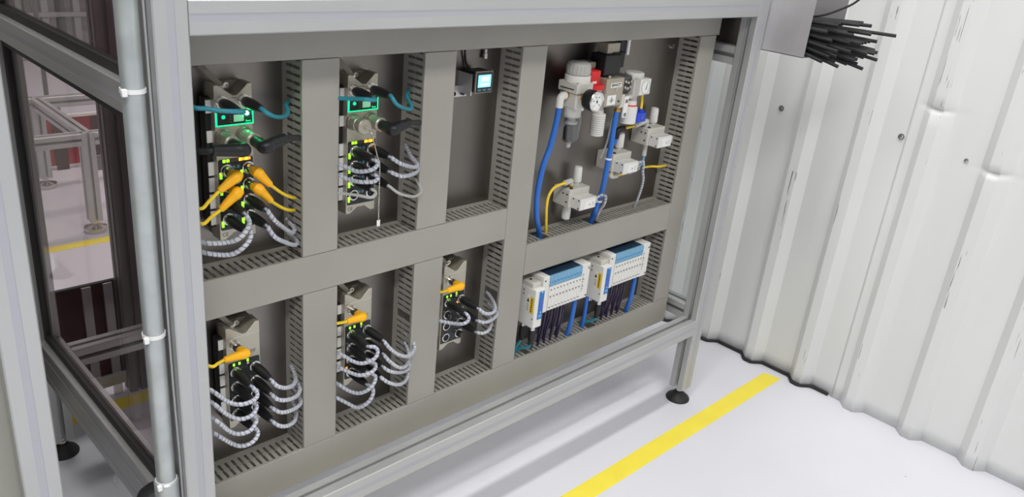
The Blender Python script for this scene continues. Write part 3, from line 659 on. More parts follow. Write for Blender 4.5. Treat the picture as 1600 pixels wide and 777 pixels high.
# ------------------------------------------------------------------ fieldbus modules
MODFY = 0.110
def notch_outline(w, hh, v1=0.017, v2=0.010):
    return [(0, 0), (0.009, 0), (0.024, v2), (0.038, v2), (0.051, 0), (w, 0), (w, hh), (0.0535, hh), (0.036, hh - v1), (0.0295, hh - v1), (0.006, hh), (0, hh)]
port_ring = MB().lathe([(0.0098, 0), (0.0098, 0.0030), (0.0088, 0.0035), (0.0074, 0.0035), (0.0070, 0.0008)], (0, 0, 0), (0, -1, 0), 22, cap=False).mesh('port_ring')
port_core = MB().lathe([(0.0070, 0.0006), (0.0040, 0.0006), (0.0036, 0.0022), (0.0001, 0.0022)], (0, 0, 0), (0, -1, 0), 18).mesh('port_core')
plug_body = MB().lathe([(0.0068, 0.006), (0.0080, 0.008), (0.0083, 0.020), (0.0080, 0.030), (0.0070, 0.041), (0.0058, 0.050), (0.0052, 0.054), (0.0040, 0.0545)], (0, 0, 0), (0, -1, 0), 18).mesh('plug_body')
plug_nut = MB().lathe([(0.0070, 0.002), (0.0078, 0.0028), (0.0078, 0.0105), (0.0066, 0.0112)], (0, 0, 0), (0, -1, 0), 18).mesh('coupling_nut')
bare_nut = MB().lathe([(0.0062, 0.0), (0.0062, 0.006), (0.0072, 0.007), (0.0072, 0.018), (0.0060, 0.020), (0.0060, 0.024)], (0, 0, 0), (0, -1, 0), 18).mesh('coupling_nut')
led_sq = MB().box(-0.0021, 0.0021, -0.0012, 0.0, -0.0021, 0.0021)
def led(parent, x, y, z, m, w=0.0021, hh=0.0022, name='indicator_light'):
    return MB().box(-w, w, -0.0010, 0.0, -hh, hh).build(name, m, parent, loc=(x, y, z), smooth=False)

def module(x0, z0, hh, kind, label):
    """kind 'link': display, power ports, three or four rows; kind 'port': eight-port block. Local origin at lower left, front face y=-0.04"""
    m = empty('fieldbus_module', label, 'module', (x0, 0.150, z0))
    Fy = MODFY - 0.150
    MB().ext(notch_outline(0.060, hh), 'y', Fy, -0.012).build('housing', 'zinc', m, bevel=0.0009)
    MB().box(0.002, 0.058, -0.012, 0.0, 0.001, hh - 0.001).build('back_shell', 'zincd', m, bevel=0.001)
    # mounting ear with the two screw heads in the notch
    for (sx, r) in ((0.021, 0.0050), (0.0305, 0.0056)):
        MB().lathe([(r, 0), (r, 0.005), (r * 0.8, 0.006), (r * 0.45, 0.006), (r * 0.42, 0.003)], (sx, -0.012, hh - 0.0065), (0, -1, 0), 16).build('screw', 'chrome', m)
    # seam line below the notch
    MB().box(0.0005, 0.0595, Fy - 0.0004, Fy, hh - 0.0205, hh - 0.0196).build('seam', 'chrome', m, smooth=False)
    # white label holders down the left flank
    if kind == 'link': tabs = [(hh - 0.043, 0.020), (hh - 0.088, 0.018), (hh - 0.1395, 0.021), (hh - 0.1655, 0.022), (hh - 0.193, 0.023), (hh - 0.220, 0.023)]
    else: tabs = [(hh - 0.042, 0.018), (hh - 0.088, 0.019), (hh - 0.112, 0.020), (hh - 0.138, 0.021), (hh - 0.166, 0.022)]
    for z, q in tabs: MB().box(-0.0085, 0.0, -0.030, -0.0275, z, z + q).build('label_tab', 'label', m, bevel=0.0004)
    MB().box(-0.0090, 0.0, -0.0275, -0.010, tabs[-1][0] - 0.004, tabs[0][0] + tabs[0][1] + 0.003).build('label_rail', 'black', m, bevel=0.0008)
    for z in (hh - 0.082, hh - 0.15): MB().box(0.060, 0.0635, -0.031, -0.024, z, z + 0.012).build('side_clip', 'label', m, bevel=0.0005)
    # black printed front
    ptop = (hh - 0.113) if kind == 'link' else (hh - 0.066)
    pbot = 0.0165 if kind == 'link' else 0.0145
    P = [(0.0035, pbot), (0.0565, pbot), (0.0580, pbot + 0.0015), (0.0580, ptop - 0.002), (0.0560, ptop), (0.0040, ptop), (0.0020, ptop - 0.002), (0.0020, pbot + 0.0015)]
    MB().ext(P, 'y', Fy - 0.0007, Fy).build('front_film', 'panel', m, smooth=False)
    rows = [0.871 - 0.757, 0.845 - 0.757, 0.819 - 0.757, 0.792 - 0.757] if kind == 'link' else [0.515 - 0.404, 0.487 - 0.404, 0.460 - 0.404, 0.433 - 0.404]
    for r, z in enumerate(rows):
        for cx in (0.0135, 0.0485):
            pr = place('port', port_ring, 'chrome', m, loc=(cx, Fy - 0.0007, z)); place('port_core', port_core, 'black', pr)
        if kind == 'link':
            for sx in (0.026, 0.0335): MB().lathe([(0.0029, 0), (0.0029, 0.0004)], (sx, Fy - 0.0007, z + 0.0035), (0, -1, 0), 12).build('port_number', 'ledspot', m)
    return m, rows, Fy

def ground_strap(x0, ztop, n, label):
    """flat braided earthing strap from the screw up and back to the left"""
    a = Vector((x0 + 0.021, 0.128, ztop - 0.0065))
    P, L = smooth_path([a, a + Vector((-0.006, -0.001, 0.006)), a + Vector((-0.017, 0.004, 0.020)), a + Vector((-0.028, 0.011, 0.034)), a + Vector((-0.036, 0.016, 0.060))], 0.004)
    e = empty('earthing_strap', label, 'strap', tuple(P[0]), 'earthing straps of the modules')
    fr = frames(P); mb = MB(); vs = []; fs = []
    for p, (t, u, w) in zip(P, fr):
        side = Vector((0.75, -0.25, 0.6)); side = (side - t * side.dot(t)).normalized(); nn = t.cross(side)
        for (s, q) in ((-0.0042, -0.0008), (0.0042, -0.0008), (0.0042, 0.0008), (-0.0042, 0.0008)): vs.append(p + side * s + nn * q)
    for k in range(len(P) - 1):
        for i in range(4): fs.append((4 * k + i, 4 * k + (i + 1) % 4, 4 * k + 4 + (i + 1) % 4, 4 * k + 4 + i))
    fs += [(0, 1, 2, 3), tuple(4 * (len(P) - 1) + i for i in (3, 2, 1, 0))]
    mb.add(vs, fs); wpart(mb, 'braid', 'zincd', e)
    wpart(MB().lathe([(0.0046, 0), (0.0046, 0.0012)], a, (0, -1, 0), 14), 'ring_lug', 'chrome', e)

MODS = {'M1': (0.123, 0.757, 0.244, 'link', 'upper left'), 'M2': (0.3525, 0.757, 0.244, 'link', 'upper middle'),
        'L1': (0.124, 0.404, 0.195, 'port', 'lower left'), 'L2': (0.3535, 0.404, 0.195, 'port', 'lower middle'), 'L3': (0.5895, 0.404, 0.195, 'port', 'lower right')}
LBL = {'M1': 'nickel network module with green lit display and four yellow plugs, upper left', 'M2': 'nickel network module with green lit display and hanging bead chain, upper middle',
       'L1': 'nickel eight port module with yellow plug in the lower left compartment', 'L2': 'nickel eight port module with yellow plug in the lower middle compartment',
       'L3': 'nickel eight port module with two open ports in the lower right compartment'}
MO = {}
for key, (x0, z0, hh, kind, where) in MODS.items():
    m, rows, Fy = module(x0, z0, hh, kind, LBL[key]); MO[key] = m
    ground_strap(x0, z0 + hh, 6, 'flat braided earthing strap above the %s module' % where)
    y = Fy - 0.0007
    if kind == 'link':
        zt, zb = 0.962 - z0, 0.9405 - z0
        MB().box(0.0020, 0.0600, Fy - 0.0008, Fy, zb, zt).build('display_panel', 'panel', m, smooth=False)
        for (a, b, c, d) in ((0.0008, 0.0030, zb, zt - 0.002), (0.0590, 0.0606, zb, zt - 0.002), (0.0008, 0.0606, zb - 0.0012, zb + 0.0004)):
            MB().box(a, b, Fy - 0.0014, Fy, c, d).build('light_frame', 'glow', m, smooth=False)
        MB().box(0.0290, 0.0450, Fy - 0.0013, Fy, zb + 0.004, zt - 0.007).build('display_window', 'lcd', m, smooth=False)
        MB().lathe([(0.0032, 0), (0.0026, 0.0022)], (0.0500, Fy - 0.0008, zt - 0.006), (0, -1, 0), 12).build('indicator_light', 'glowhot' if key == 'M1' else 'glow', m)
        MB().lathe([(0.0030, 0), (0.0026, 0.0012)], (0.0130, Fy - 0.0008, zt - 0.009), (0, -1, 0), 12).build('indicator_light', 'glow', m)
        lettering('Port', 0.0045, (x0 + 0.052, MODFY - 0.0012, z0 + zb + 0.0035), 'glow', m)
        for k in range(3): MB().box(0.0225, 0.0262, Fy - 0.0010, Fy, zb + 0.003 + k * 0.0042, zb + 0.0052 + k * 0.0042).build('key_mark', 'ledoff', m, smooth=False)
        # status row on top of the black film
        zr = 0.8853 - z0
        for q, mm in zip((0.0110, 0.0170, 0.0228, 0.0275, 0.0320, 0.0370, 0.0420, 0.0468, 0.0515), ('ledg', 'ledg', 'ledoff', 'ledoff', 'ledoff', 'leda', 'ledad', 'leda', 'ledad')):
            led(m, q, y, zr, mm)
        for r, zr in enumerate(rows):
            for cx, on_ in ((0.005, r in (0, 1, 3)), (0.0385, True)):
                if key == 'M1' or cx < 0.01: led(m, cx, y, zr - 0.0060, 'ledg', 0.0020, 0.0028); led(m, cx, y, zr - 0.0110, 'ledgs', 0.0020, 0.0022)
        lettering('CE', 0.0085, (x0 + 0.0085, MODFY - 0.0003, z0 + 0.0085), 'greyink', m)
        # four pin power ports
        for cx in (0.0105, 0.0450):
            pr = MB().lathe([(0.0135, 0), (0.0135, 0.004), (0.0125, 0.0052)], (cx, Fy, 0.922 - z0), (0, -1, 0), 24).build('power_port', 'zincd', m)
            q = MB().lathe([(0.0095, 0), (0.0095, 0.003)], (cx, Fy, 0.976 - z0), (0, -1, 0), 20).build('port', 'chrome', m)
    else:
        zr = 0.5285 - z0
        for q in (0.0115, 0.0215): led(m, q, y, zr, 'ledg', 0.0016, 0.0022)
        led(m, 0.0365, y, zr + 0.0015, 'ledg', 0.0016, 0.0024)
        MB().lathe([(0.0021, 0), (0.0021, 0.0004)], (0.0368, y, zr - 0.0045), (0, -1, 0), 12).build('printed_ring', 'label', m)
        lettering('FF', 0.011, (x0 + 0.047, MODFY - 0.0003, z0 + 0.1395), 'greyink', m)
        for r, zr in enumerate(rows):
            for sx in (0.026, 0.0335): MB().lathe([(0.0020, 0), (0.0020, 0.0004)], (sx, y, zr + 0.0035), (0, -1, 0), 10).build('port_number', 'ledoff', m)
        MB().lathe([(0.0085, 0), (0.0085, 0.003)], (0.0140, Fy, 0.566 - z0), (0, -1, 0), 20).build('port', 'chrome', m)
        if key == 'L2': led(m, 0.0055, y, rows[3] + 0.010, 'orange', 0.0019, 0.003)
        if key == 'L3': MB().lathe([(0.0030, 0), (0.0028, 0.0010)], (0.0415, y, rows[0] - 0.006), (0, -1, 0), 12).build('indicator_light', 'orange', m)

# ------------------------------------------------------------------ cables
def spiral_wrap(pts, r, pitch=0.0075, w=0.0058, thick=0.0007):
    P, L = smooth_path(pts, 0.002); fr = frames(P); n = len(P); step = L / (n - 1)
    def at(s, a, rr):
        q = min(max(s / step, 0), n - 1.001); i = int(q); t = q - i
        p = P[i].lerp(P[i + 1], t); T, u, v = fr[i]; T2, u2, v2 = fr[i + 1]
        u = u.lerp(u2, t); v = v.lerp(v2, t)
        return p + (u * math.cos(a) + v * math.sin(a)) * rr
    K = 14; N = int((L - w) / pitch * K); vs = []; fs = []
    for k in range(N):
        s = pitch * k / K + w / 2; a = 2 * math.pi * k / K
        vs += [at(s - w / 2, a, r), at(s - w / 2, a, r + thick), at(s + w / 2, a, r + thick * 0.9), at(s + w / 2, a, r)]
    for k in range(N - 1):
        for i in range(4): fs.append((4 * k + i, 4 * k + (i + 1) % 4, 4 * k + 4 + (i + 1) % 4, 4 * k + 4 + i))
    fs += [(0, 1, 2, 3), tuple(4 * (N - 1) + i for i in (3, 2, 1, 0))]
    mb = MB(); mb.add(vs, fs); return mb
def extend_left(path):
    """the cables that vanish behind the left post end in the narrow duct there"""
    if abs(path[-1][0] - 0.072) < 1e-4:
        z = path[-1][2]; path = path + [(0.0630, 0.085, z + 0.002), (0.0535, 0.110, z + 0.002)]
    return path
ORD = ('first', 'second', 'third', 'fourth')
THIN = {'M2_0_2', 'M2_1_2'}
for key, path in PATHS.items():
    if not isinstance(path, list) or key[3] not in '01' or key[:2] not in MODS: continue
    mk, col, row = key[:2], int(key[3]), int(key[5])
    x0, z0, hh, kind, where = MODS[mk]
    thin = key in THIN
    e = empty('sensor_cable', 'black plug with %s cable, %s column, %s row of the %s module' % ('bare grey' if thin else 'clear spiral wrapped', ('left', 'right')[col], ORD[row], where),
              'cable', (x0 + (0.0135, 0.0485)[col], MODFY - 0.001, path[0][2]), 'black sensor plugs on the modules')
    place('plug', plug_body, 'black', e); place('coupling_nut', plug_nut, 'chrome', e)
    tip = (e.location.x, MODFY - 0.054, e.location.z)
    pp = [(tip[0], tip[1] + 0.006, tip[2]), (tip[0], tip[1] - 0.004, tip[2])] + [q for q in path[1:] if (Vector(q) - Vector(tip)).length > 0.009]
    pp = extend_left(pp)
    P, L = smooth_path(pp, 0.004)
    c = wpart(MB().tube(P, 0.0026 if thin else 0.0024, 9), 'cable', 'greyp' if thin else 'greycable', e)
    if not thin: wpart(spiral_wrap(pp[1:], 0.0030), 'spiral_wrap', 'wrap', c)

for key, col, name in (('M1_tL', 0, 'upper left'), ('M1_tR', 1, 'upper left'), ('M2_tL', 0, 'upper middle'), ('M2_tR', 1, 'upper middle')):
    path = PATHS[key]
    e = empty('network_cable', 'teal network cable on the %s port of the %s module' % (('left', 'right')[col], name), 'cable', (path[0][0], MODFY, path[0][2]), 'teal network cables')
    place('plug', plug_body, 'black', e); place('coupling_nut', plug_nut, 'chrome', e)
    tip = (e.location.x, MODFY - 0.054, e.location.z)
    if col == 0: pp = [(tip[0], tip[1] + 0.006, tip[2]), (tip[0] + 0.001, tip[1] - 0.006, tip[2] - 0.001)] + list(path[2:])
    else: pp = [(tip[0], tip[1] + 0.006, tip[2]), (tip[0], tip[1] - 0.003, tip[2])] + [q for q in path[2:]]
    P, L = smooth_path(extend_left(pp), 0.004)
    wpart(MB().tube(P, 0.0034, 12), 'cable', 'teal', e)

def angled(key, name, label, group, bodym, cablem, rb, re, rc, nutm, ynut, nut_r):
    d = PATHS[key]; b = Vector(d['bend']); en = Vector(d['end'])
    e = empty(name, label, 'cable', (b.x, MODFY, b.z), group)
    if bodym == 'yellow': place('coupling_nut', bare_nut, nutm, e)
    else: MB().lathe([(nut_r * 0.92, 0.004), (nut_r, 0.006), (nut_r, 0.016), (nut_r * 0.92, 0.018), (nut_r * 0.92, 0.020), (nut_r, 0.022), (nut_r, 0.032), (nut_r * 0.85, 0.034)], (0, 0, 0), (0, -1, 0), 26).build('coupling_nut', nutm, e)
    # swept body: leaves the nut along -y, rounds the corner, tapers to the cable
    ax = (en - b); L = ax.length; ax.normalize()
    st = Vector((b.x, ynut, b.z))
    pts = [st, st.lerp(b, 0.5), b - ax * 0.001 + Vector((0, -0.001, 0)), b + ax * L * 0.28, b + ax * L * 0.6, en]
    P, _ = smooth_path(pts, 0.0025)
    rad = []; n = len(P); k0 = 0
    tot = sum((P[i + 1] - P[i]).length for i in range(n - 1)); acc = 0; turn = (b - st).length
    for i in range(n):
        if i: acc += (P[i] - P[i - 1]).length
        if acc < turn: r = rb * (0.80 + 0.20 * acc / turn)
        else:
            t = (acc - turn) / max(1e-6, tot - turn); r = rb * (1 - t) + re * t if t < 0.75 else rb * 0.25 + re * 0.75 + (re - (rb * 0.25 + re * 0.75)) * (t - 0.75) / 0.25
        rad.append(r)
    mb = MB().tube(P, rb, 16, rad); mb.sphere(b, rb * 0.99, 16, 10)
    wpart(mb, 'plug', bodym, e)
    P, _ = smooth_path([tuple(en - ax * 0.004)] + extend_left([tuple(q) for q in d['cable']]), 0.004)
    wpart(MB().tube(P, rc, 12), 'cable', cablem, e)
Y = ('yellow', 'yellowcable', 0.0088, 0.0050, 0.0027, 'chrome', 0.090, 0.0072)
angled('M1_y00', 'sensor_cable', 'yellow angled plug pointing down left, upper one, on the upper left module', 'yellow angled plugs', *Y)
angled('M1_y01', 'sensor_cable', 'yellow angled plug pointing down left, lower one, on the upper left module', 'yellow angled plugs', *Y)
angled('M1_y10', 'sensor_cable', 'yellow angled plug pointing down right, upper one, on the upper left module', 'yellow angled plugs', *Y)
angled('M1_y11', 'sensor_cable', 'yellow angled plug pointing down right, lower one, on the upper left module', 'yellow angled plugs', *Y)
angled('L1_y', 'sensor_cable', 'yellow angled plug at the top of the lower left module', 'yellow angled plugs', *Y)
angled('L2_y', 'sensor_cable', 'yellow angled plug at the top of the lower middle module', 'yellow angled plugs', *Y)
angled('L3_y', 'sensor_cable', 'yellow angled plug at the top of the lower right module', 'yellow angled plugs', *Y)
B_ = ('black', 'rubber', 0.0105, 0.0078, 0.0050, 'zinc', 0.080, 0.0122)
angled('M1_pL', 'power_cable', 'thick black power plug turning left on the upper left module', 'black power plugs', *B_)
angled('M1_pR', 'power_cable', 'thick black power plug turning right on the upper left module', 'black power plugs', *B_)
angled('M2_pR', 'power_cable', 'thick black power plug turning right on the upper middle module', 'black power plugs', *B_)

# closing cap with bead chain on the upper middle module
cap = empty('blanking_cap', 'metal closing cap with bead chain on the left power port, upper middle module', 'cap', (0.3630, MODFY, 0.922))
MB().lathe([(0.0122, 0.004), (0.0122, 0.020), (0.0112, 0.021), (0.0112, 0.024), (0.0130, 0.025), (0.0130, 0.036), (0.0118, 0.0375), (0.0040, 0.0375), (0.0030, 0.041)], (0, 0, 0), (0, -1, 0), 28).build('cap_body', 'zinc', cap)
ch = [(0.3630, 0.0680, 0.9215), (0.3640, 0.058, 0.917), (0.3655, 0.054, 0.908), (0.3690, 0.052, 0.892), (0.3740, 0.051, 0.874), (0.3775, 0.050, 0.862), (0.3782, 0.050, 0.83), (0.3784, 0.050, 0.79), (0.3788, 0.050, 0.762)]
P, L = smooth_path(ch, 0.0036)
mb = MB()
for p in P: mb.sphere(p, 0.0015, 8, 6)
mb.tube(P, 0.0004, 5)
cc = wpart(mb, 'bead_chain', 'chrome', cap)
wpart(MB().box(0.3755, 0.3822, 0.0492, 0.0506, 0.7505, 0.7625), 'chain_tag', 'label', cc, bevel=0.0006)
# plugs on the lower right module
for (c, r, l) in ((0, 1, 'black closing plug in the left column of the lower right module'), (1, 3, 'black closing plug in the right column of the lower right module')):
    e = empty('port_plug', l, 'plug', (0.5895 + (0.0135, 0.0485)[c], MODFY - 0.001, (0.515, 0.487, 0.460, 0.433)[r]), 'black closing plugs')
    MB().lathe([(0.0066, 0.002), (0.0072, 0.004), (0.0072, 0.011), (0.0060, 0.0125)], (0, 0, 0), (0, -1, 0), 20).build('plug', 'black', e)
    MB().box(-0.0008, 0.0008, -0.0132, -0.0123, -0.005, 0.005).build('screw_slot', 'zincd', e, smooth=False)
# ------------------------------------------------------------------ small display sensor
sn = empty('pressure_sensor', 'small black pressure sensor with lit blue display on a bent bracket', 'sensor', (0.632, 0.150, 0.94))
wpart(MB().box(0.628, 0.669, 0.104, 0.138, 0.951, 0.990), 'body', 'black', sn, bevel=0.0015)
f = wpart(MB().box(0.6265, 0.6705, 0.1005, 0.1045, 0.9495, 0.9915), 'bezel', 'zincd', sn, bevel=0.0012)
wpart(MB().box(0.6290, 0.6680, 0.0995, 0.1006, 0.9520, 0.9890), 'face', 'panel', sn, smooth=False)
sc = wpart(MB().box(0.6320, 0.6635, 0.0988, 0.0996, 0.9615, 0.9845), 'screen', 'screen', sn, smooth=False)
lettering('000', 0.0125, (0.6490, 0.0984, 0.9765), 'screenw', sn); wpart(MB().box(0.638, 0.658, 0.0983, 0.0988, 0.9655, 0.9680), 'screen_line', 'screenw', sn, smooth=False)
for x in (0.636, 0.6485, 0.661): wpart(MB().box(x - 0.004, x + 0.004, 0.0988, 0.0996, 0.9545, 0.9580), 'button', 'ledspot', sn, bevel=0.0004)
wpart(MB().box(0.604, 0.628, 0.148, 0.150, 0.934, 0.956).box(0.626, 0.6285, 0.112, 0.150, 0.944, 0.984).box(0.628, 0.648, 0.148, 0.150, 0.934, 0.948), 'bracket', 'sheet', sn, smooth=False)
for x in (0.613, 0.636): wpart(MB().lathe([(0.0044, 0), (0.0044, 0.005), (0.003, 0.0052), (0.0025, 0.003)], (x, 0.148, 0.9415), (0, -1, 0), 12), 'screw', 'black', sn)
P, _ = smooth_path([(0.648, 0.138, 0.985), (0.640, 0.146, 0.998), (0.634, 0.145, 1.02), (0.633, 0.142, 1.04)], 0.004)
wpart(MB().tube(P, 0.0022, 8), 'lead', 'black', sn)
wpart(MB().lathe([(0.0055, 0), (0.0055, 0.01), (0.004, 0.011), (0.004, 0.018)], (0.686, 0.144, 1.005), (0, 0, 1), 10), 'fitting', 'chrome', sn)
P, _ = smooth_path([(0.686, 0.144, 1.023), (0.686, 0.144, 1.04)], 0.004)

# ------------------------------------------------------------------ air preparation row
fr_ = empty('filter_regulator', 'white air filter regulator with round gauge, grey knob and clear bowl', 'filter regulator', (0.907, 0.10, 0.81))
kn = MB().lathe([(0.0225, 0), (0.0255, 0.002), (0.0250, 0.018), (0.0235, 0.0245), (0.019, 0.0265)], (0.909, 0.095, 0.9695), n=32)
k_ = wpart(kn, 'knob', 'greyp', fr_)
for i in range(20):
    a = 2 * math.pi * i / 20; c, s = math.cos(a), math.sin(a)
    wpart(MB().cyl((0.909 + 0.0248 * c, 0.095 + 0.0248 * s, 0.974), (0.909 + 0.0242 * c, 0.095 + 0.0242 * s, 0.990), 0.0014, 6), 'rib', 'greyp', k_)
wpart(MB().lathe([(0.0275, 0), (0.0275, 0.014), (0.0262, 0.0155)], (0.909, 0.095, 0.9545), n=32), 'collar', 'white', fr_)
wpart(MB().box(0.882, 0.932, 0.068, 0.124, 0.934, 0.956), 'bonnet_block', 'offwhite', fr_, bevel=0.003)
wpart(MB().box(0.887, 0.929, 0.073, 0.122, 0.900, 0.934), 'body', 'offwhite', fr_, bevel=0.003)
wpart(MB().box(0.8812, 0.8822, 0.078, 0.116, 0.9415, 0.9435), 'groove', 'ink', fr_, smooth=False)
for x in (0.887, 0.926): wpart(MB().lathe([(0.0028, 0), (0.0024, 0.0014)], (x, 0.0735, 0.956), (0, 0, 1), 12), 'screw', 'chrome', fr_)
wpart(MB().lathe([(0.0195, 0), (0.0195, 0.018), (0.021, 0.021)], (0.908, 0.098, 0.880), n=26), 'neck', 'offwhite', fr_)
wpart(MB().lathe([(0.006, 0), (0.016, 0.003), (0.0215, 0.012), (0.0225, 0.058), (0.0225, 0.062)], (0.908, 0.098, 0.823), n=30, cap=False), 'bowl', 'clearp', fr_)
wpart(MB().lathe([(0.009, 0), (0.0105, 0.002), (0.0105, 0.026), (0.008, 0.030)], (0.903, 0.098, 0.829), n=18), 'filter_element', 'black', fr_)
wpart(MB().lathe([(0.014, 0), (0.0145, 0.004), (0.009, 0.006), (0.009, 0.016)], (0.908, 0.098, 0.8645), n=18), 'baffle', 'greyp', fr_)
wpart(MB().lathe([(0.004, 0), (0.006, 0.003), (0.006, 0.009), (0.009, 0.012)], (0.908, 0.098, 0.811), n=16), 'drain', 'greyp', fr_)
wpart(MB().lathe([(0.0085, 0), (0.0085, 0.013)], (0.934, 0.1, 0.890), n=16), 'drain_cap', 'white', fr_)
wpart(MB().lathe([(0.0085, 0), (0.0085, 0.005), (0.007, 0.006)], (0.887, 0.1, 0.926), (-1, 0, 0), 6), 'nipple', 'brass', fr_)
P, _ = smooth_path([(0.882, 0.1, 0.926), (0.874, 0.1, 0.9258), (0.8685, 0.1, 0.921), (0.8675, 0.1, 0.913), (0.8675, 0.1, 0.902)], 0.002)
wpart(MB().tube(P, 0.0085, 16), 'elbow', 'white', fr_)
ga = wpart(MB().lathe([(0.0205, 0), (0.0215, 0.002), (0.0215, 0.022), (0.020, 0.024)], (0.905, 0.057, 0.926), (0, -1, 0), 36), 'gauge', 'black', fr_)
wpart(MB().cyl((0.905, 0.074, 0.926), (0.905, 0.055, 0.926), 0.006, 12), 'gauge_stem', 'brass', ga)
wpart(MB().lathe([(0.0212, 0), (0.0218, 0.002), (0.0205, 0.0035), (0.0185, 0.0020)], (0.905, 0.0335, 0.926), (0, -1, 0), 36, cap=False), 'bezel_ring', 'chrome', ga)
wpart(MB().lathe([(0.0190, 0), (0.0190, 0.0006)], (0.905, 0.0325, 0.926), (0, -1, 0), 36), 'dial', 'label', ga)
mbt = MB()
for i in range(21):
    a = math.radians(225 - i * 13.5); c, s = math.cos(a), math.sin(a); l0 = 0.0135 if i % 5 == 0 else 0.0150
    ux, uz = -s * 0.00035, c * 0.00035
    mbt.add([(0.905 + c * l0 + ux, 0.0317, 0.926 + s * l0 + uz), (0.905 + c * l0 - ux, 0.0317, 0.926 + s * l0 - uz), (0.905 + c * 0.0172 - ux, 0.0317, 0.926 + s * 0.0172 - uz), (0.905 + c * 0.0172 + ux, 0.0317, 0.926 + s * 0.0172 + uz)], [(0, 1, 2, 3)])
wpart(mbt, 'dial_marks', 'ink', ga, smooth=False)
for t, a in (('0', 225), ('0.2', 168), ('0.4', 113), ('0.6', 57), ('1.0', -45)):
    lettering(t, 0.0034, (0.905 + 0.0105 * math.cos(math.radians(a)), 0.0316, 0.926 + 0.0105 * math.sin(math.radians(a))), 'ink', ga, name='dial_numeral')
a = math.radians(100); c, s = math.cos(a), math.sin(a)
wpart(MB().add([(0.905 - s * 0.0008 - c * 0.004, 0.0311, 0.926 + c * 0.0008 - s * 0.004), (0.905 + s * 0.0008 - c * 0.004, 0.0311, 0.926 - c * 0.0008 - s * 0.004), (0.905 + c * 0.0145, 0.0311, 0.926 + s * 0.0145)], [(0, 1, 2)]), 'needle', 'ink', ga, smooth=False)
wpart(MB().lathe([(0.0022, 0), (0.0018, 0.001)], (0.905, 0.0317, 0.926), (0, -1, 0), 12), 'needle_hub', 'ink', ga)

lo = empty('lockout_valve', 'red handled lockout valve between the filter regulator and the beige valve', 'valve', (0.962, 0.11, 0.90))
wpart(MB().box(0.934, 0.984, 0.084, 0.142, 0.902, 0.938), 'body', 'offwhite', lo, bevel=0.003)
wpart(MB().lathe([(0.025, 0), (0.025, 0.010), (0.0235, 0.011)], (0.965, 0.098, 0.936), n=26), 'handle_skirt', 'red', lo)
wpart(MB().box(0.945, 0.977, 0.088, 0.118, 0.944, 0.975), 'handle', 'red', lo, bevel=0.003)
wpart(MB().box(0.958, 0.980, 0.108, 0.140, 0.975, 0.989), 'rear_block', 'beige', lo, bevel=0.002)
wpart(MB().box(0.950, 0.963, 0.0868, 0.088, 0.948, 0.953), 'lock_mark', 'label', lo, smooth=False)
si = empty('silencer', 'white ribbed silencer hanging under the lockout valve', 'silencer', (1.008, 0.102, 0.826))
wpart(MB().lathe([(0.011, 0), (0.0160, 0.002), (0.0160, 0.050), (0.010, 0.052), (0.010, 0.060)], (1.004, 0.102, 0.825), n=26), 'shell', 'white', si)
for k in range(9):
    z = 0.831 + k * 0.0048
    wpart(MB().lathe([(0.01635, 0), (0.01635, 0.0011)], (1.004, 0.102, z), n=26, cap=False), 'slit', 'greyp', si)
wpart(MB().lathe([(0.0085, 0), (0.0085, 0.03)], (1.004, 0.102, 0.876), n=14), 'neck', 'offwhite', si)

bv = empty('soft_start_valve', 'beige soft start valve block with black solenoid on top', 'valve', (1.015, 0.11, 0.895))
wpart(MB().box(0.986, 1.046, 0.076, 0.142, 0.896, 0.958), 'body', 'beige', bv, bevel=0.0022)
wpart(MB().box(1.000, 1.036, 0.0752, 0.0762, 0.938, 0.948), 'nameplate', 'label', bv, smooth=False)
for (a0, b0, c0, d0) in ((1.0025, 1.0085, 0.9400, 0.9465), (1.0095, 1.0150, 0.9410, 0.9460), (1.0165, 1.0215, 0.9405, 0.9462), (1.0232, 1.0335, 0.9438, 0.9465), (1.0232, 1.0310, 0.9400, 0.9422)):
    wpart(MB().box(a0, b0, 0.0749, 0.0752, c0, d0), 'print_block', 'greyink', bv, smooth=False)
wpart(MB().box(0.993, 1.022, 0.0752, 0.0762, 0.900, 0.9215), 'symbol_plate', 'label', bv, smooth=False)
for (a0, b0, c0, d0) in ((1.000, 1.016, 0.9095, 0.9102), (1.0075, 1.0082, 0.9035, 0.9180), (1.002, 1.009, 0.9135, 0.9142), (1.0095, 1.0102, 0.9060, 0.9130), (1.0045, 1.0050, 0.9055, 0.9105)):
    wpart(MB().box(a0, b0, 0.0748, 0.0752, c0, d0), 'symbol_line', 'ink', bv, smooth=False)
for (x, z, r, mm) in ((1.022, 0.932, 0.0048, 'chrome'), (0.988, 0.930, 0.0030, 'chrome'), (1.034, 0.906, 0.0024, 'ink')):
    wpart(MB().lathe([(r, 0), (r * 0.9, 0.0014), (r * 0.4, 0.0014), (r * 0.35, 0.0004)], (x, 0.0762, z), (0, -1, 0), 14), 'screw', mm, bv)
so = wpart(MB().box(0.986, 1.040, 0.088, 0.132, 0.962, 1.006), 'solenoid', 'black', bv, bevel=0.002)
wpart(MB().box(1.016, 1.056, 0.092, 0.128, 0.976, 1.010), 'coil', 'rubber', so, bevel=0.002)
wpart(MB().box(0.998, 1.040, 0.096, 0.126, 1.0065, 1.030), 'coil_plug', 'beige', so, bevel=0.002)
wpart(MB().box(1.042, 1.066, 0.098, 0.124, 1.004, 1.034), 'plug_socket', 'black', so, bevel=0.002)
wpart(MB().box(1.064, 1.0720, 0.094, 0.106, 1.002, 1.036), 'white_clip', 'label', so, bevel=0.001)
wpart(MB().lathe([(0.004, 0), (0.004, 0.006)], (1.000, 0.084, 0.9575), n=12), 'pin', 'chrome', bv)
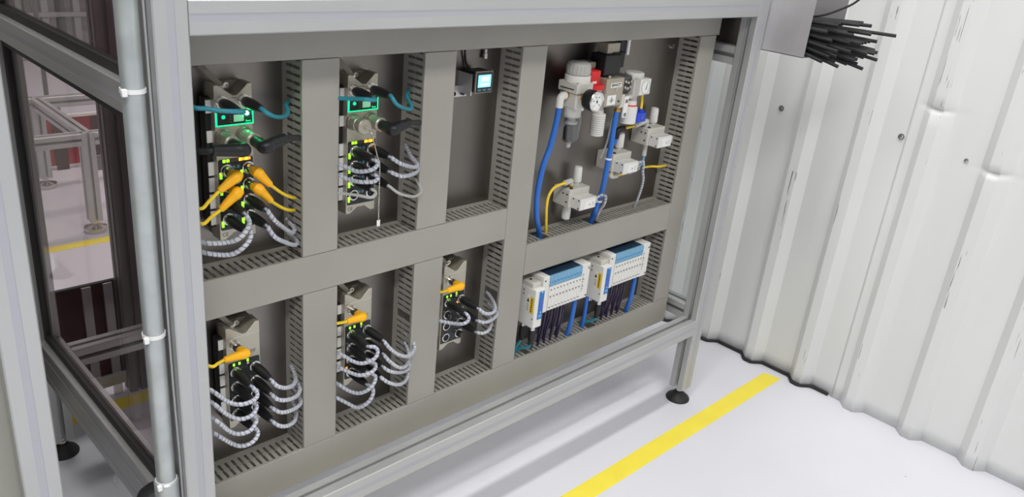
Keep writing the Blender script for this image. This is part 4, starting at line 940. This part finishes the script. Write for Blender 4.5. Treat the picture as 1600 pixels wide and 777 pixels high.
wpart(MB().lathe([(0.0085, 0), (0.0085, 0.006), (0.0065, 0.007), (0.0065, 0.014)], (1.0525, 0.090, 0.878), (0, 0, 1), 6), 'outlet_fitting', 'brass', bv)
wpart(MB().box(1.046, 1.062, 0.080, 0.120, 0.888, 0.918), 'outlet_block', 'offwhite', bv, bevel=0.002)

cb_ = empty('coupling_clamp', 'chrome toothed coupling clamp between beige valve and small regulator', 'clamp', (1.07, 0.10, 0.925))
wpart(MB().box(1.047, 1.094, 0.092, 0.135, 0.922, 0.955), 'block', 'darkgrey', cb_, bevel=0.002)
for i in range(4):
    for j in range(2):
        wpart(MB().lathe([(0.0042, 0), (0.0042, 0.007), (0.003, 0.009)], (1.051 + i * 0.0105, 0.092, 0.930 + j * 0.013 + (i % 2) * 0.003), (0, -1, 0), 8), 'bolt', 'chrome', cb_)
mr = empty('mini_regulator', 'white mini pressure regulator with square gauge', 'regulator', (1.117, 0.105, 0.905))
wpart(MB().lathe([(0.0215, 0), (0.0225, 0.002), (0.0225, 0.010), (0.020, 0.0125)], (1.117, 0.105, 0.948), n=28), 'knob', 'white', mr)
wpart(MB().box(1.096, 1.140, 0.084, 0.136, 0.908, 0.948), 'body', 'offwhite', mr, bevel=0.003)
gq = wpart(MB().box(1.098, 1.136, 0.069, 0.086, 0.915, 0.951), 'square_gauge', 'white', mr, bevel=0.002)
wpart(MB().lathe([(0.0150, 0), (0.0150, 0.0006)], (1.117, 0.0692, 0.933), (0, -1, 0), 28), 'dial', 'label', gq)
wpart(MB().lathe([(0.0158, 0), (0.0158, 0.0010), (0.0148, 0.0010), (0.0148, 0)], (1.117, 0.0692, 0.933), (0, -1, 0), 28, cap=False), 'dial_ring', 'greyp', gq)
wpart(MB().add([(1.1165, 0.0682, 0.926), (1.1195, 0.0682, 0.927), (1.1230, 0.0682, 0.943), (1.1220, 0.0682, 0.9435)], [(0, 1, 2, 3)]), 'needle', 'ink', gq, smooth=False)
mbt = MB()
for i in range(11):
    a = math.radians(215 - i * 25); c, s = math.cos(a), math.sin(a); ux, uz = -s * 0.0003, c * 0.0003
    mbt.add([(1.117 + c * 0.0115 + ux, 0.0683, 0.933 + s * 0.0115 + uz), (1.117 + c * 0.0115 - ux, 0.0683, 0.933 + s * 0.0115 - uz), (1.117 + c * 0.0135 - ux, 0.0683, 0.933 + s * 0.0135 - uz), (1.117 + c * 0.0135 + ux, 0.0683, 0.933 + s * 0.0135 + uz)], [(0, 1, 2, 3)])
wpart(mbt, 'dial_marks', 'ink', gq, smooth=False)
wpart(MB().lathe([(0.0135, 0), (0.0135, 0.012)], (1.117, 0.105, 0.896), n=20), 'neck', 'offwhite', mr)
mfl = empty('micro_filter', 'white cylindrical micro filter with red ring under the mini regulator', 'filter', (1.117, 0.105, 0.842))
wpart(MB().lathe([(0.0185, 0), (0.0205, 0.002), (0.0200, 0.036), (0.0170, 0.0415)], (1.115, 0.105, 0.842), n=28), 'bowl', 'white', mfl)
wpart(MB().lathe([(0.0172, 0), (0.0172, 0.0030)], (1.115, 0.105, 0.8835), n=28), 'ring', 'red', mfl)
wpart(MB().lathe([(0.0165, 0), (0.0155, 0.010)], (1.115, 0.105, 0.8865), n=28), 'neck', 'white', mfl)
wpart(MB().box(1.070, 1.085, 0.086, 0.090, 0.862, 0.911), 'label_plate', 'label', mfl, bevel=0.0008)
for z in (0.869, 0.900): wpart(MB().box(1.0735, 1.0815, 0.0853, 0.086, z - 0.004, z + 0.004), 'print_mark', 'greyink', mfl, smooth=False)
wpart(MB().box(1.078, 1.100, 0.088, 0.102, 0.905, 0.912), 'plate_arm', 'offwhite', mfl, smooth=False)
sb = empty('check_fitting', 'bright blue plastic block fitting beside the micro filter', 'fitting', (1.139, 0.092, 0.845))
wpart(MB().box(1.124, 1.155, 0.082, 0.104, 0.846, 0.868), 'block', 'bluep', sb, bevel=0.0018)
wpart(MB().lathe([(0.0065, 0), (0.0065, 0.006), (0.005, 0.007)], (1.146, 0.093, 0.868), n=12), 'collar', 'bluep', sb)
wpart(MB().lathe([(0.005, 0), (0.005, 0.001)], (1.139, 0.082, 0.857), (0, -1, 0), 14), 'boss', 'stickerb2', sb)
P, _ = smooth_path([(1.146, 0.093, 0.873), (1.1465, 0.094, 0.89), (1.147, 0.098, 0.910)], 0.004)
tag(MB().tube(P, 0.0032, 10).build('air_tube', 'yellowcable'), 'short yellow air tube rising from the blue fitting to the mini regulator', 'tube', 'yellow air tubes')

# ------------------------------------------------------------------ three small solenoid valves
def valve(x0, z0, label, sil_down=False):
    v = empty('solenoid_valve', label, 'valve', (x0, 0.150, z0), 'white solenoid valves on the plate')
    b = MB().box(0, 0.068, -0.050, 0, 0, 0.042).build('body', 'offwhite', v, bevel=0.0018)
    for (y, z) in ((-0.042, 0.012), (-0.030, 0.030), (-0.042, 0.030)):
        MB().lathe([(0.0022, 0), (0.0022, 0.0008)], (0.0002, y, z), (-1, 0, 0), 10).build('hole', 'ink', b)
    MB().lathe([(0.0040, 0), (0.0034, 0.0022)], (0.012, -0.042, 0.042), (0, 0, 1), 14).build('override_button', 'ink', b)
    p = MB().box(0.008, 0.062, -0.078, -0.050, 0.0, 0.027).build('pilot', 'white', v, bevel=0.0014)
    for (y, z) in ((-0.072, 0.004), (-0.072, 0.023), (-0.056, 0.023)):
        MB().lathe([(0.0020, 0), (0.0018, 0.0008)], (0.0082, y, z), (-1, 0, 0), 10).build('screw', 'ink', p)
    c = MB().box(0.022, 0.058, -0.0795, -0.0775, 0.002, 0.022).build('coil_label', 'label', p, bevel=0.0004)
    MB().ext([(0.037, 0.010), (0.041, 0.010), (0.039, 0.014)], 'y', -0.0799, -0.0795).build('warning_mark', 'greyink', c, smooth=False)
    for k in range(3): MB().box(0.046, 0.054, -0.0797, -0.0795, 0.008 + k * 0.004, 0.0087 + k * 0.004).build('print_line', 'greyink', c, smooth=False)
    q = MB().box(0.062, 0.076, -0.072, -0.058, 0.006, 0.022).build('plug_socket', 'greyp', v, bevel=0.001)
    MB().box(0.074, 0.080, -0.069, -0.061, 0.012, 0.021).build('socket_latch', 'cleartie', q, bevel=0.0006)
    MB().lathe([(0.0065, 0), (0.0065, 0.003), (0.0098, 0.005), (0.0105, 0.008), (0.0098, 0.036), (0.0085, 0.0405), (0.004, 0.042)], (0.052, -0.022, 0.042), (0, 0, 1), 22).build('silencer', 'white', v)
    if sil_down: MB().lathe([(0.0065, 0), (0.0098, 0.004), (0.0105, 0.030), (0.0098, 0.038), (0.006, 0.040)], (0.026, -0.024, 0.0), (0, 0, -1), 22).build('silencer', 'white', v)
    return v
v1 = valve(1.200, 0.776, 'white solenoid valve with upright silencer beside the right wire duct')
v2 = valve(1.078, 0.728, 'white solenoid valve partly behind the right blue air tube')
v3 = valve(0.938, 0.664, 'white solenoid valve with silencers above and below, lowest of the three', True)
def fitting(parent, pts, r, m='clearp', name='fitting'):
    P, _ = smooth_path(pts, 0.002); return wpart(MB().tube(P, r, 14), name, m, parent)
fitting(v3, [(0.958, 0.118, 0.705), (0.958, 0.118, 0.716), (0.954, 0.116, 0.7215), (0.944, 0.113, 0.7225), (0.926, 0.108, 0.7235)], 0.0062, 'offwhite')
wpart(MB().lathe([(0.0075, 0), (0.0075, 0.005)], (0.958, 0.118, 0.706), n=6), 'nipple', 'brass', v3)
fitting(v1, [(1.213, 0.118, 0.818), (1.213, 0.118, 0.828), (1.208, 0.116, 0.8335), (1.196, 0.112, 0.834), (1.148, 0.106, 0.8305)], 0.0058, 'offwhite')
fitting(v1, [(1.222, 0.118, 0.776), (1.222, 0.118, 0.762), (1.2225, 0.118, 0.744)], 0.0060, 'offwhite')
fitting(v2, [(1.092, 0.112, 0.728), (1.092, 0.112, 0.716), (1.098, 0.110, 0.7115), (1.112, 0.108, 0.7125)], 0.0062, 'offwhite')
wpart(MB().lathe([(0.0075, 0), (0.0075, 0.005)], (1.092, 0.112, 0.723), n=6), 'nipple', 'brass', v2)
fitting(v2, [(1.145, 0.104, 0.7150), (1.160, 0.104, 0.7165), (1.176, 0.104, 0.7185), (1.188, 0.104, 0.7225)], 0.0062, 'cleartie')
# black angle fitting behind the right blue tube
bf = empty('angle_fitting', 'black angle fitting left of the upper valve', 'fitting', (1.112, 0.12, 0.82))
P, _ = smooth_path([(1.100, 0.118, 0.802), (1.102, 0.118, 0.816), (1.108, 0.117, 0.8235), (1.122, 0.114, 0.8255)], 0.002)
wpart(MB().tube(P, 0.0068, 14), 'elbow', 'black', bf); wpart(MB().cyl((1.100, 0.118, 0.804), (1.099, 0.119, 0.790), 0.0050, 12), 'leg', 'blue', bf)
def tube_thing(name, pts, r, m, label, cat, group, extra=None):
    P, _ = smooth_path(pts, 0.005)
    e = MB().tube(P, r, 14).build(name, m); return tag(e, label, cat, group)
tube_thing('air_tube', [(1.122, 0.114, 0.8255), (1.135, 0.111, 0.827), (1.150, 0.1065, 0.8305)], 0.0030, 'yellowcable', 'short yellow air tube between the black angle fitting and the upper valve', 'tube', 'yellow air tubes')
tube_thing('air_tube', [(1.110, 0.108, 0.7125), (1.126, 0.107, 0.7128), (1.147, 0.105, 0.7145)], 0.0030, 'yellowcable', 'short yellow air tube under the valve behind the blue tube', 'tube', 'yellow air tubes')
tube_thing('air_tube', [(1.2700, 0.1470, 0.6985), (1.285, 0.135, 0.702), (1.310, 0.128, 0.700), (1.342, 0.127, 0.6985)], 0.0030, 'yellowcable', 'short yellow air tube entering the right upright duct', 'tube', 'yellow air tubes')
tube_thing('air_tube', [(0.928, 0.108, 0.7235), (0.9056, 0.105, 0.7236), (0.8803, 0.1, 0.7211), (0.8649, 0.098, 0.7065), (0.8646, 0.1, 0.6799), (0.8800, 0.11, 0.6422), (0.8960, 0.12, 0.6000)], 0.0031, 'yellowcable', 'curved yellow air tube from the lowest valve down into the duct', 'tube', 'yellow air tubes')
tube_thing('air_tube', [(0.8675, 0.1, 0.906)] + PATHS['blue1'][1:-1] + [(0.8674, 0.117, 0.6176), (0.876, 0.120, 0.595)], 0.0062, 'blue', 'blue air tube curving down from the filter regulator into the duct', 'tube', 'blue air tubes')
bt2 = tube_thing('air_tube', [(1.0525, 0.09, 0.884)] + PATHS['blue2'][1:-1] + [(1.0493, 0.113, 0.6212), (1.052, 0.12, 0.595)], 0.0062, 'blue', 'blue air tube dropping from the brass outlet past the middle valve', 'tube', 'blue air tubes')
for (z, l, x) in ((0.768, 'clear tie round the right blue air tube near the middle valve', 1.0468), (0.664, 'clear tie round the right blue air tube near the duct', 1.0415)):
    t = MB().lathe([(0.0066, -0.002), (0.0080, -0.002), (0.0080, 0.002), (0.0066, 0.002), (0.0066, -0.002)], (x, 0.0905 if z > 0.7 else 0.0965, z), (0.05, 0, 1), 20, cap=False).build('cable_tie', 'tie'); tag(t, l, 'cable tie', 'clear ties round the air tube')
def wire_thing(pts, label, r=0.0030):
    P, _ = smooth_path(pts, 0.004)
    e = empty('valve_lead', label, 'cable', tuple(P[0]), 'clear wrapped valve leads')
    c = wpart(MB().tube(P, r * 0.75, 8), 'cable', 'purple', e); wpart(spiral_wrap(pts, r * 0.85, 0.009, 0.0072), 'spiral_wrap', 'wrap', c)
wire_thing([(1.156, 0.084, 0.744), (1.168, 0.082, 0.747), (1.1759, 0.082, 0.7411), (1.179, 0.083, 0.7208), (1.1898, 0.085, 0.6941), (1.2050, 0.1, 0.6531), (1.2170, 0.12, 0.6000)], 'clear wrapped lead from the middle valve down into the duct')
wire_thing([(1.014, 0.084, 0.681), (1.0283, 0.078, 0.6873), (1.0350, 0.073, 0.6841), (1.0381, 0.076, 0.6648), (1.0480, 0.095, 0.6382), (1.0620, 0.115, 0.6000)], 'clear wrapped lead from the lowest valve down into the duct')
P, _ = smooth_path([(1.062, 0.098, 0.888), (1.058, 0.105, 0.85), (1.054, 0.107, 0.80), (1.040, 0.108, 0.765)], 0.005)
tag(MB().tube(P, 0.0022, 8).build('thin_tube', 'cleartie'), 'thin clear tube behind the right blue air tube', 'tube')
P, _ = smooth_path([(1.2225, 0.118, 0.746), (1.222, 0.117, 0.735), (1.212, 0.112, 0.728), (1.190, 0.104, 0.7228)], 0.004)
tag(MB().tube(P, 0.0032, 10).build('thin_tube', 'bluelight'), 'thin pale blue tube joining the upper valve to the middle valve', 'tube')

# ------------------------------------------------------------------ two valve islands
def island(dx, label, nth):
    m = empty('valve_island', label, 'valve island', (0.930 + dx, 0.150, 0.43), 'white valve islands with blue caps')
    X = lambda x: x + dx
    def bx(x0, x1, y0, y1, z0, z1, name, mm, par=m, bev=0.0012): return wpart(MB().box(X(x0), X(x1), y0, y1, z0, z1), name, mm, par, bevel=bev)
    s = bx(0.8265, 0.8545, 0.066, 0.124, 0.4020, 0.4985, 'bus_unit', 'white', bev=0.002)
    bx(0.8275, 0.8535, 0.078, 0.150, 0.432, 0.5110, 'bus_back', 'offwhite', bev=0.002)
    bx(0.855, 0.8745, 0.072, 0.148, 0.4300, 0.5215, 'end_plate', 'white', bev=0.0018)
    bx(0.8745, 0.985, 0.076, 0.148, 0.4310, 0.4920, 'manifold_base', 'offwhite')
    bx(0.985, 1.0145, 0.072, 0.148, 0.4300, 0.5215, 'end_plate', 'white', bev=0.0018)
    for i in range(10):
        a = 0.8748 + i * 0.01102
        v = bx(a + 0.0002, a + 0.0108, 0.0705, 0.140, 0.4330, 0.4935, 'valve_body', 'white', bev=0.0008)
        bx(a + 0.0003, a + 0.0107, 0.0705, 0.0765, 0.4945, 0.5205, 'valve_cap', 'bluelight', v, 0.0008)
        bx(a + 0.0003, a + 0.0107, 0.0768, 0.136, 0.4945, 0.5205, 'valve_cover', 'bluedark', v, 0.0008)
        bx(a + 0.0030, a + 0.0080, 0.0696, 0.0706, 0.5040, 0.5058, 'cap_mark', 'stickerb', v, 0)
        bx(a + 0.0035, a + 0.0075, 0.0700, 0.0706, 0.4840, 0.4872, 'print_dot', 'greyink', v, 0)
        bx(a + 0.0030, a + 0.0080, 0.0700, 0.0706, 0.4680, 0.4695, 'print_dot', 'ink', v, 0)
        bx(a + 0.0045, a + 0.0065, 0.0700, 0.0706, 0.4650, 0.4668, 'print_dot', 'ink', v, 0)
        bx(a + 0.0025, a + 0.0085, 0.0700, 0.0706, 0.4400, 0.4414, 'print_dot', 'ink', v, 0)
    for k in range(8): bx(0.990, 0.9915 + (k % 3) * 0.002, 0.0714, 0.0721, 0.452 + k * 0.006, 0.4545 + k * 0.006, 'print_dot', 'greyink', m, 0)
    for (x, z) in ((0.8595, 0.512), (1.009, 0.509), (1.009, 0.437)): wpart(MB().lathe([(0.0022, 0), (0.0020, 0.0008)], (X(x), 0.072, z), (0, -1, 0), 10), 'screw', 'ink', m)
    # stickers
    b1 = bx(0.8375, 0.8530, 0.0651, 0.0662, 0.4230, 0.4930, 'blue_label', 'stickerb', s, 0.0003)
    bx(0.8405, 0.8500, 0.0645, 0.0652, 0.4420, 0.4760, 'label_window', 'stickerb2', b1, 0); bx(0.8405, 0.8500, 0.0645, 0.0652, 0.4285, 0.4345, 'label_window', 'bluelight', b1, 0)
    for z in (0.441, 0.4975 - 0.006): wpart(MB().lathe([(0.0016, 0), (0.0016, 0.0006)], (X(0.8455), 0.0648, z), (0, -1, 0), 8), 'light_dot', 'label', b1)
    lb_ = bx(0.8260, 0.8268, 0.070, 0.082, 0.4380, 0.4790, 'warning_sticker', 'stickery', s, 0)
    bx(0.8260, 0.8268, 0.082, 0.093, 0.4380, 0.4790, 'white_sticker', 'label', s, 0)
    wpart(MB().ext([(0.0842, 0.4640), (0.0918, 0.4640), (0.0880, 0.4740)], 'x', X(0.8256), X(0.8262)), 'warning_triangle', 'ink', s, smooth=False)
    for k in range(6): bx(0.8256, 0.8261, 0.0845, 0.0915 - (k % 2) * 0.001, 0.4415 + k * 0.0034, 0.4425 + k * 0.0034, 'print_line', 'greyink', s, 0)
    for k in range(7): bx(0.8256, 0.8261, 0.0745, 0.0778, 0.4420 + k * 0.0050, 0.4452 + k * 0.0050, 'print_block', 'ink', s, 0)
    for (y, z) in ((0.104, 0.488), (0.104, 0.478), (0.070, 0.426)): wpart(MB().lathe([(0.0022, 0), (0.0020, 0.0006)], (X(0.8264), y, z), (-1, 0, 0), 10), 'screw', 'greyink', s)
    wpart(MB().lathe([(0.0035, 0), (0.0028, 0.0015)], (X(0.8400), 0.100, 0.5110), (0, 0, 1), 12), 'top_screw', 'ink', s)
    # two network plugs hanging from the bus unit
    for j, (x, y) in enumerate(((0.8400, 0.109), (0.8420, 0.080))):
        e = empty('network_cable', 'black plug and teal cable under the %s valve island, %s one' % (nth, ('rear', 'front')[j]), 'cable', (X(x), y, 0.402), 'teal cables under the valve islands')
        MB().lathe([(0.0060, 0), (0.0060, 0.004), (0.0070, 0.005), (0.0070, 0.012)], (0, 0, 0), (0, 0, -1), 16).build('coupling_nut', 'chrome', e)
        MB().lathe([(0.0072, 0.012), (0.0078, 0.016), (0.0074, 0.036), (0.0060, 0.046), (0.0050, 0.050)], (0, 0, 0), (0, 0, -1), 16).build('plug', 'black', e)
        P, _ = smooth_path([(0, 0, -0.047), (-0.001, 0.002, -0.056), (-0.005, 0.012 * j + 0.004, -0.066), (-0.011, 0.026 * j + 0.006, -0.077), (-0.014, 0.030 * j + 0.008, -0.100)], 0.004)
        MB().tube(P, 0.0036, 12).build('cable', 'teal', e)
    # feed tube and dark signal tubes
    tube_thing('air_tube', [(X(0.997), 0.092, 0.4330), (X(0.997), 0.092, 0.395), (X(0.996), 0.094, 0.355), (X(0.999), 0.102, 0.322), (X(1.000), 0.108, 0.300)], 0.0060, 'blue', 'blue air tube under the right end of the %s valve island' % nth, 'tube', 'blue tubes under the valve islands')
    for k in range(10):
        x = 0.880 + k * 0.0108
        tube_thing('signal_tube', [(X(x), 0.100 + (k % 2) * 0.018, 0.432), (X(x + 0.001), 0.100 + (k % 2) * 0.018, 0.385), (X(x + 0.003 * math.sin(k)), 0.106 + (k % 2) * 0.014, 0.345), (X(x + 0.002 * math.sin(k * 2)), 0.112 + (k % 2) * 0.010, 0.302)],
                   0.0027, 'purple', 'thin dark violet tube in the row under the %s valve island' % nth, 'tube', 'violet tubes under the %s island' % nth)
    return m
island(0.0, 'left white valve island with ten blue capped valves and blue label', 'left')
island(0.236, 'right white valve island with ten blue capped valves and blue label', 'right')
P, _ = smooth_path([(0.983, 0.128, 0.431), (0.986, 0.124, 0.40), (0.982, 0.120, 0.37), (0.984, 0.120, 0.34), (0.990, 0.122, 0.302)], 0.005)
tag(MB().tube(P, 0.0035, 10).build('grey_cable', 'greycable'), 'grey cable beside the blue tube under the left valve island', 'cable')
P, _ = smooth_path([(1.060, 0.104, 0.402), (1.060, 0.104, 0.37), (1.061, 0.106, 0.34), (1.064, 0.112, 0.302)], 0.005)
tag(MB().tube(P, 0.0050, 12).build('air_tube', 'blue'), 'blue air tube behind the plugs of the right valve island', 'tube', 'blue tubes under the valve islands')

# ------------------------------------------------------------------ sheet-metal holder with black rods on the right post
hd = empty('rod_holder', 'open stainless sheet holder bolted to the right machine post', 'holder', (1.515, -0.03, 1.013))
HX0, HX1 = 1.4745, 1.606
wpart(MB().box(HX0, HX0 + 0.0015, -0.112, 0.040, 1.013, 1.30), 'side_plate', 'sheet', hd, smooth=False)
wpart(MB().box(HX1 - 0.0015, HX1, -0.130, 0.040, 1.016, 1.30), 'side_plate', 'sheet', hd, smooth=False)
wpart(MB().add([(HX0, -0.112, 1.013), (HX1, -0.130, 1.016), (HX1, 0.040, 1.016), (HX0, 0.040, 1.013), (HX0, -0.112, 1.0145), (HX1, -0.130, 1.0175), (HX1, 0.040, 1.0175), (HX0, 0.040, 1.0145)],
    [(3, 2, 1, 0), (4, 5, 6, 7), (0, 1, 5, 4), (1, 2, 6, 5), (2, 3, 7, 6), (3, 0, 4, 7)]), 'base_plate', 'sheet', hd, smooth=False)
wpart(MB().box(HX0, HX1, 0.0385, 0.040, 1.013, 1.30), 'back_plate', 'sheet', hd, smooth=False)
rod_prof = lambda L: MB().lathe([(0.0041, 0), (0.0041, L), (0.0026, L), (0.0024, L - 0.006)], (0, 0, 0), (0, 0, 1), 9).mesh('black_rod')
rods = [rod_prof(0.165 + 0.0135 * k) for k in range(10)]
rr_ = random.Random(5)
for i in range(8):
    for j in range(6):
        if (i, j) in ((0, 5), (7, 0)): continue
        u = i / 7; v = (j - 2.5) / 2.5  # fan position
        o = place('black_rod', rods[max(0, min(9, int(round(0.4 + 6.0 * u - (2.2 if j == 5 else 0) + rr_.uniform(-1.6, 2.4)))))], 'rubber')
        o.location = (1.4840 + u * 0.0650 + (j % 2) * 0.0042, 0.012 + rr_.uniform(0, 0.012), 1.0720 + v * 0.0205)
        az = 0.02 + 0.265 * u + rr_.uniform(-0.003, 0.003); el = -0.105 + 0.120 * v + 0.03 * u + rr_.uniform(-0.003, 0.003)
        o.rotation_euler = Vector((math.sin(az), -math.cos(az), math.tan(el))).to_track_quat('Z', 'Y').to_euler()
        tag(o, 'black hollow rod sticking out of the stainless holder', 'rod', 'bundle of black rods in the holder')
P, _ = smooth_path([(1.500, -0.02, 1.10), (1.510, -0.09, 1.105), (1.525, -0.14, 1.125), (1.545, -0.185, 1.165), (1.55, -0.20, 1.25)], 0.006)
tag(MB().tube(P, 0.0026, 8).build('black_wire', 'rubber'), 'thin black wire rising out of the holder above the rods', 'wire')
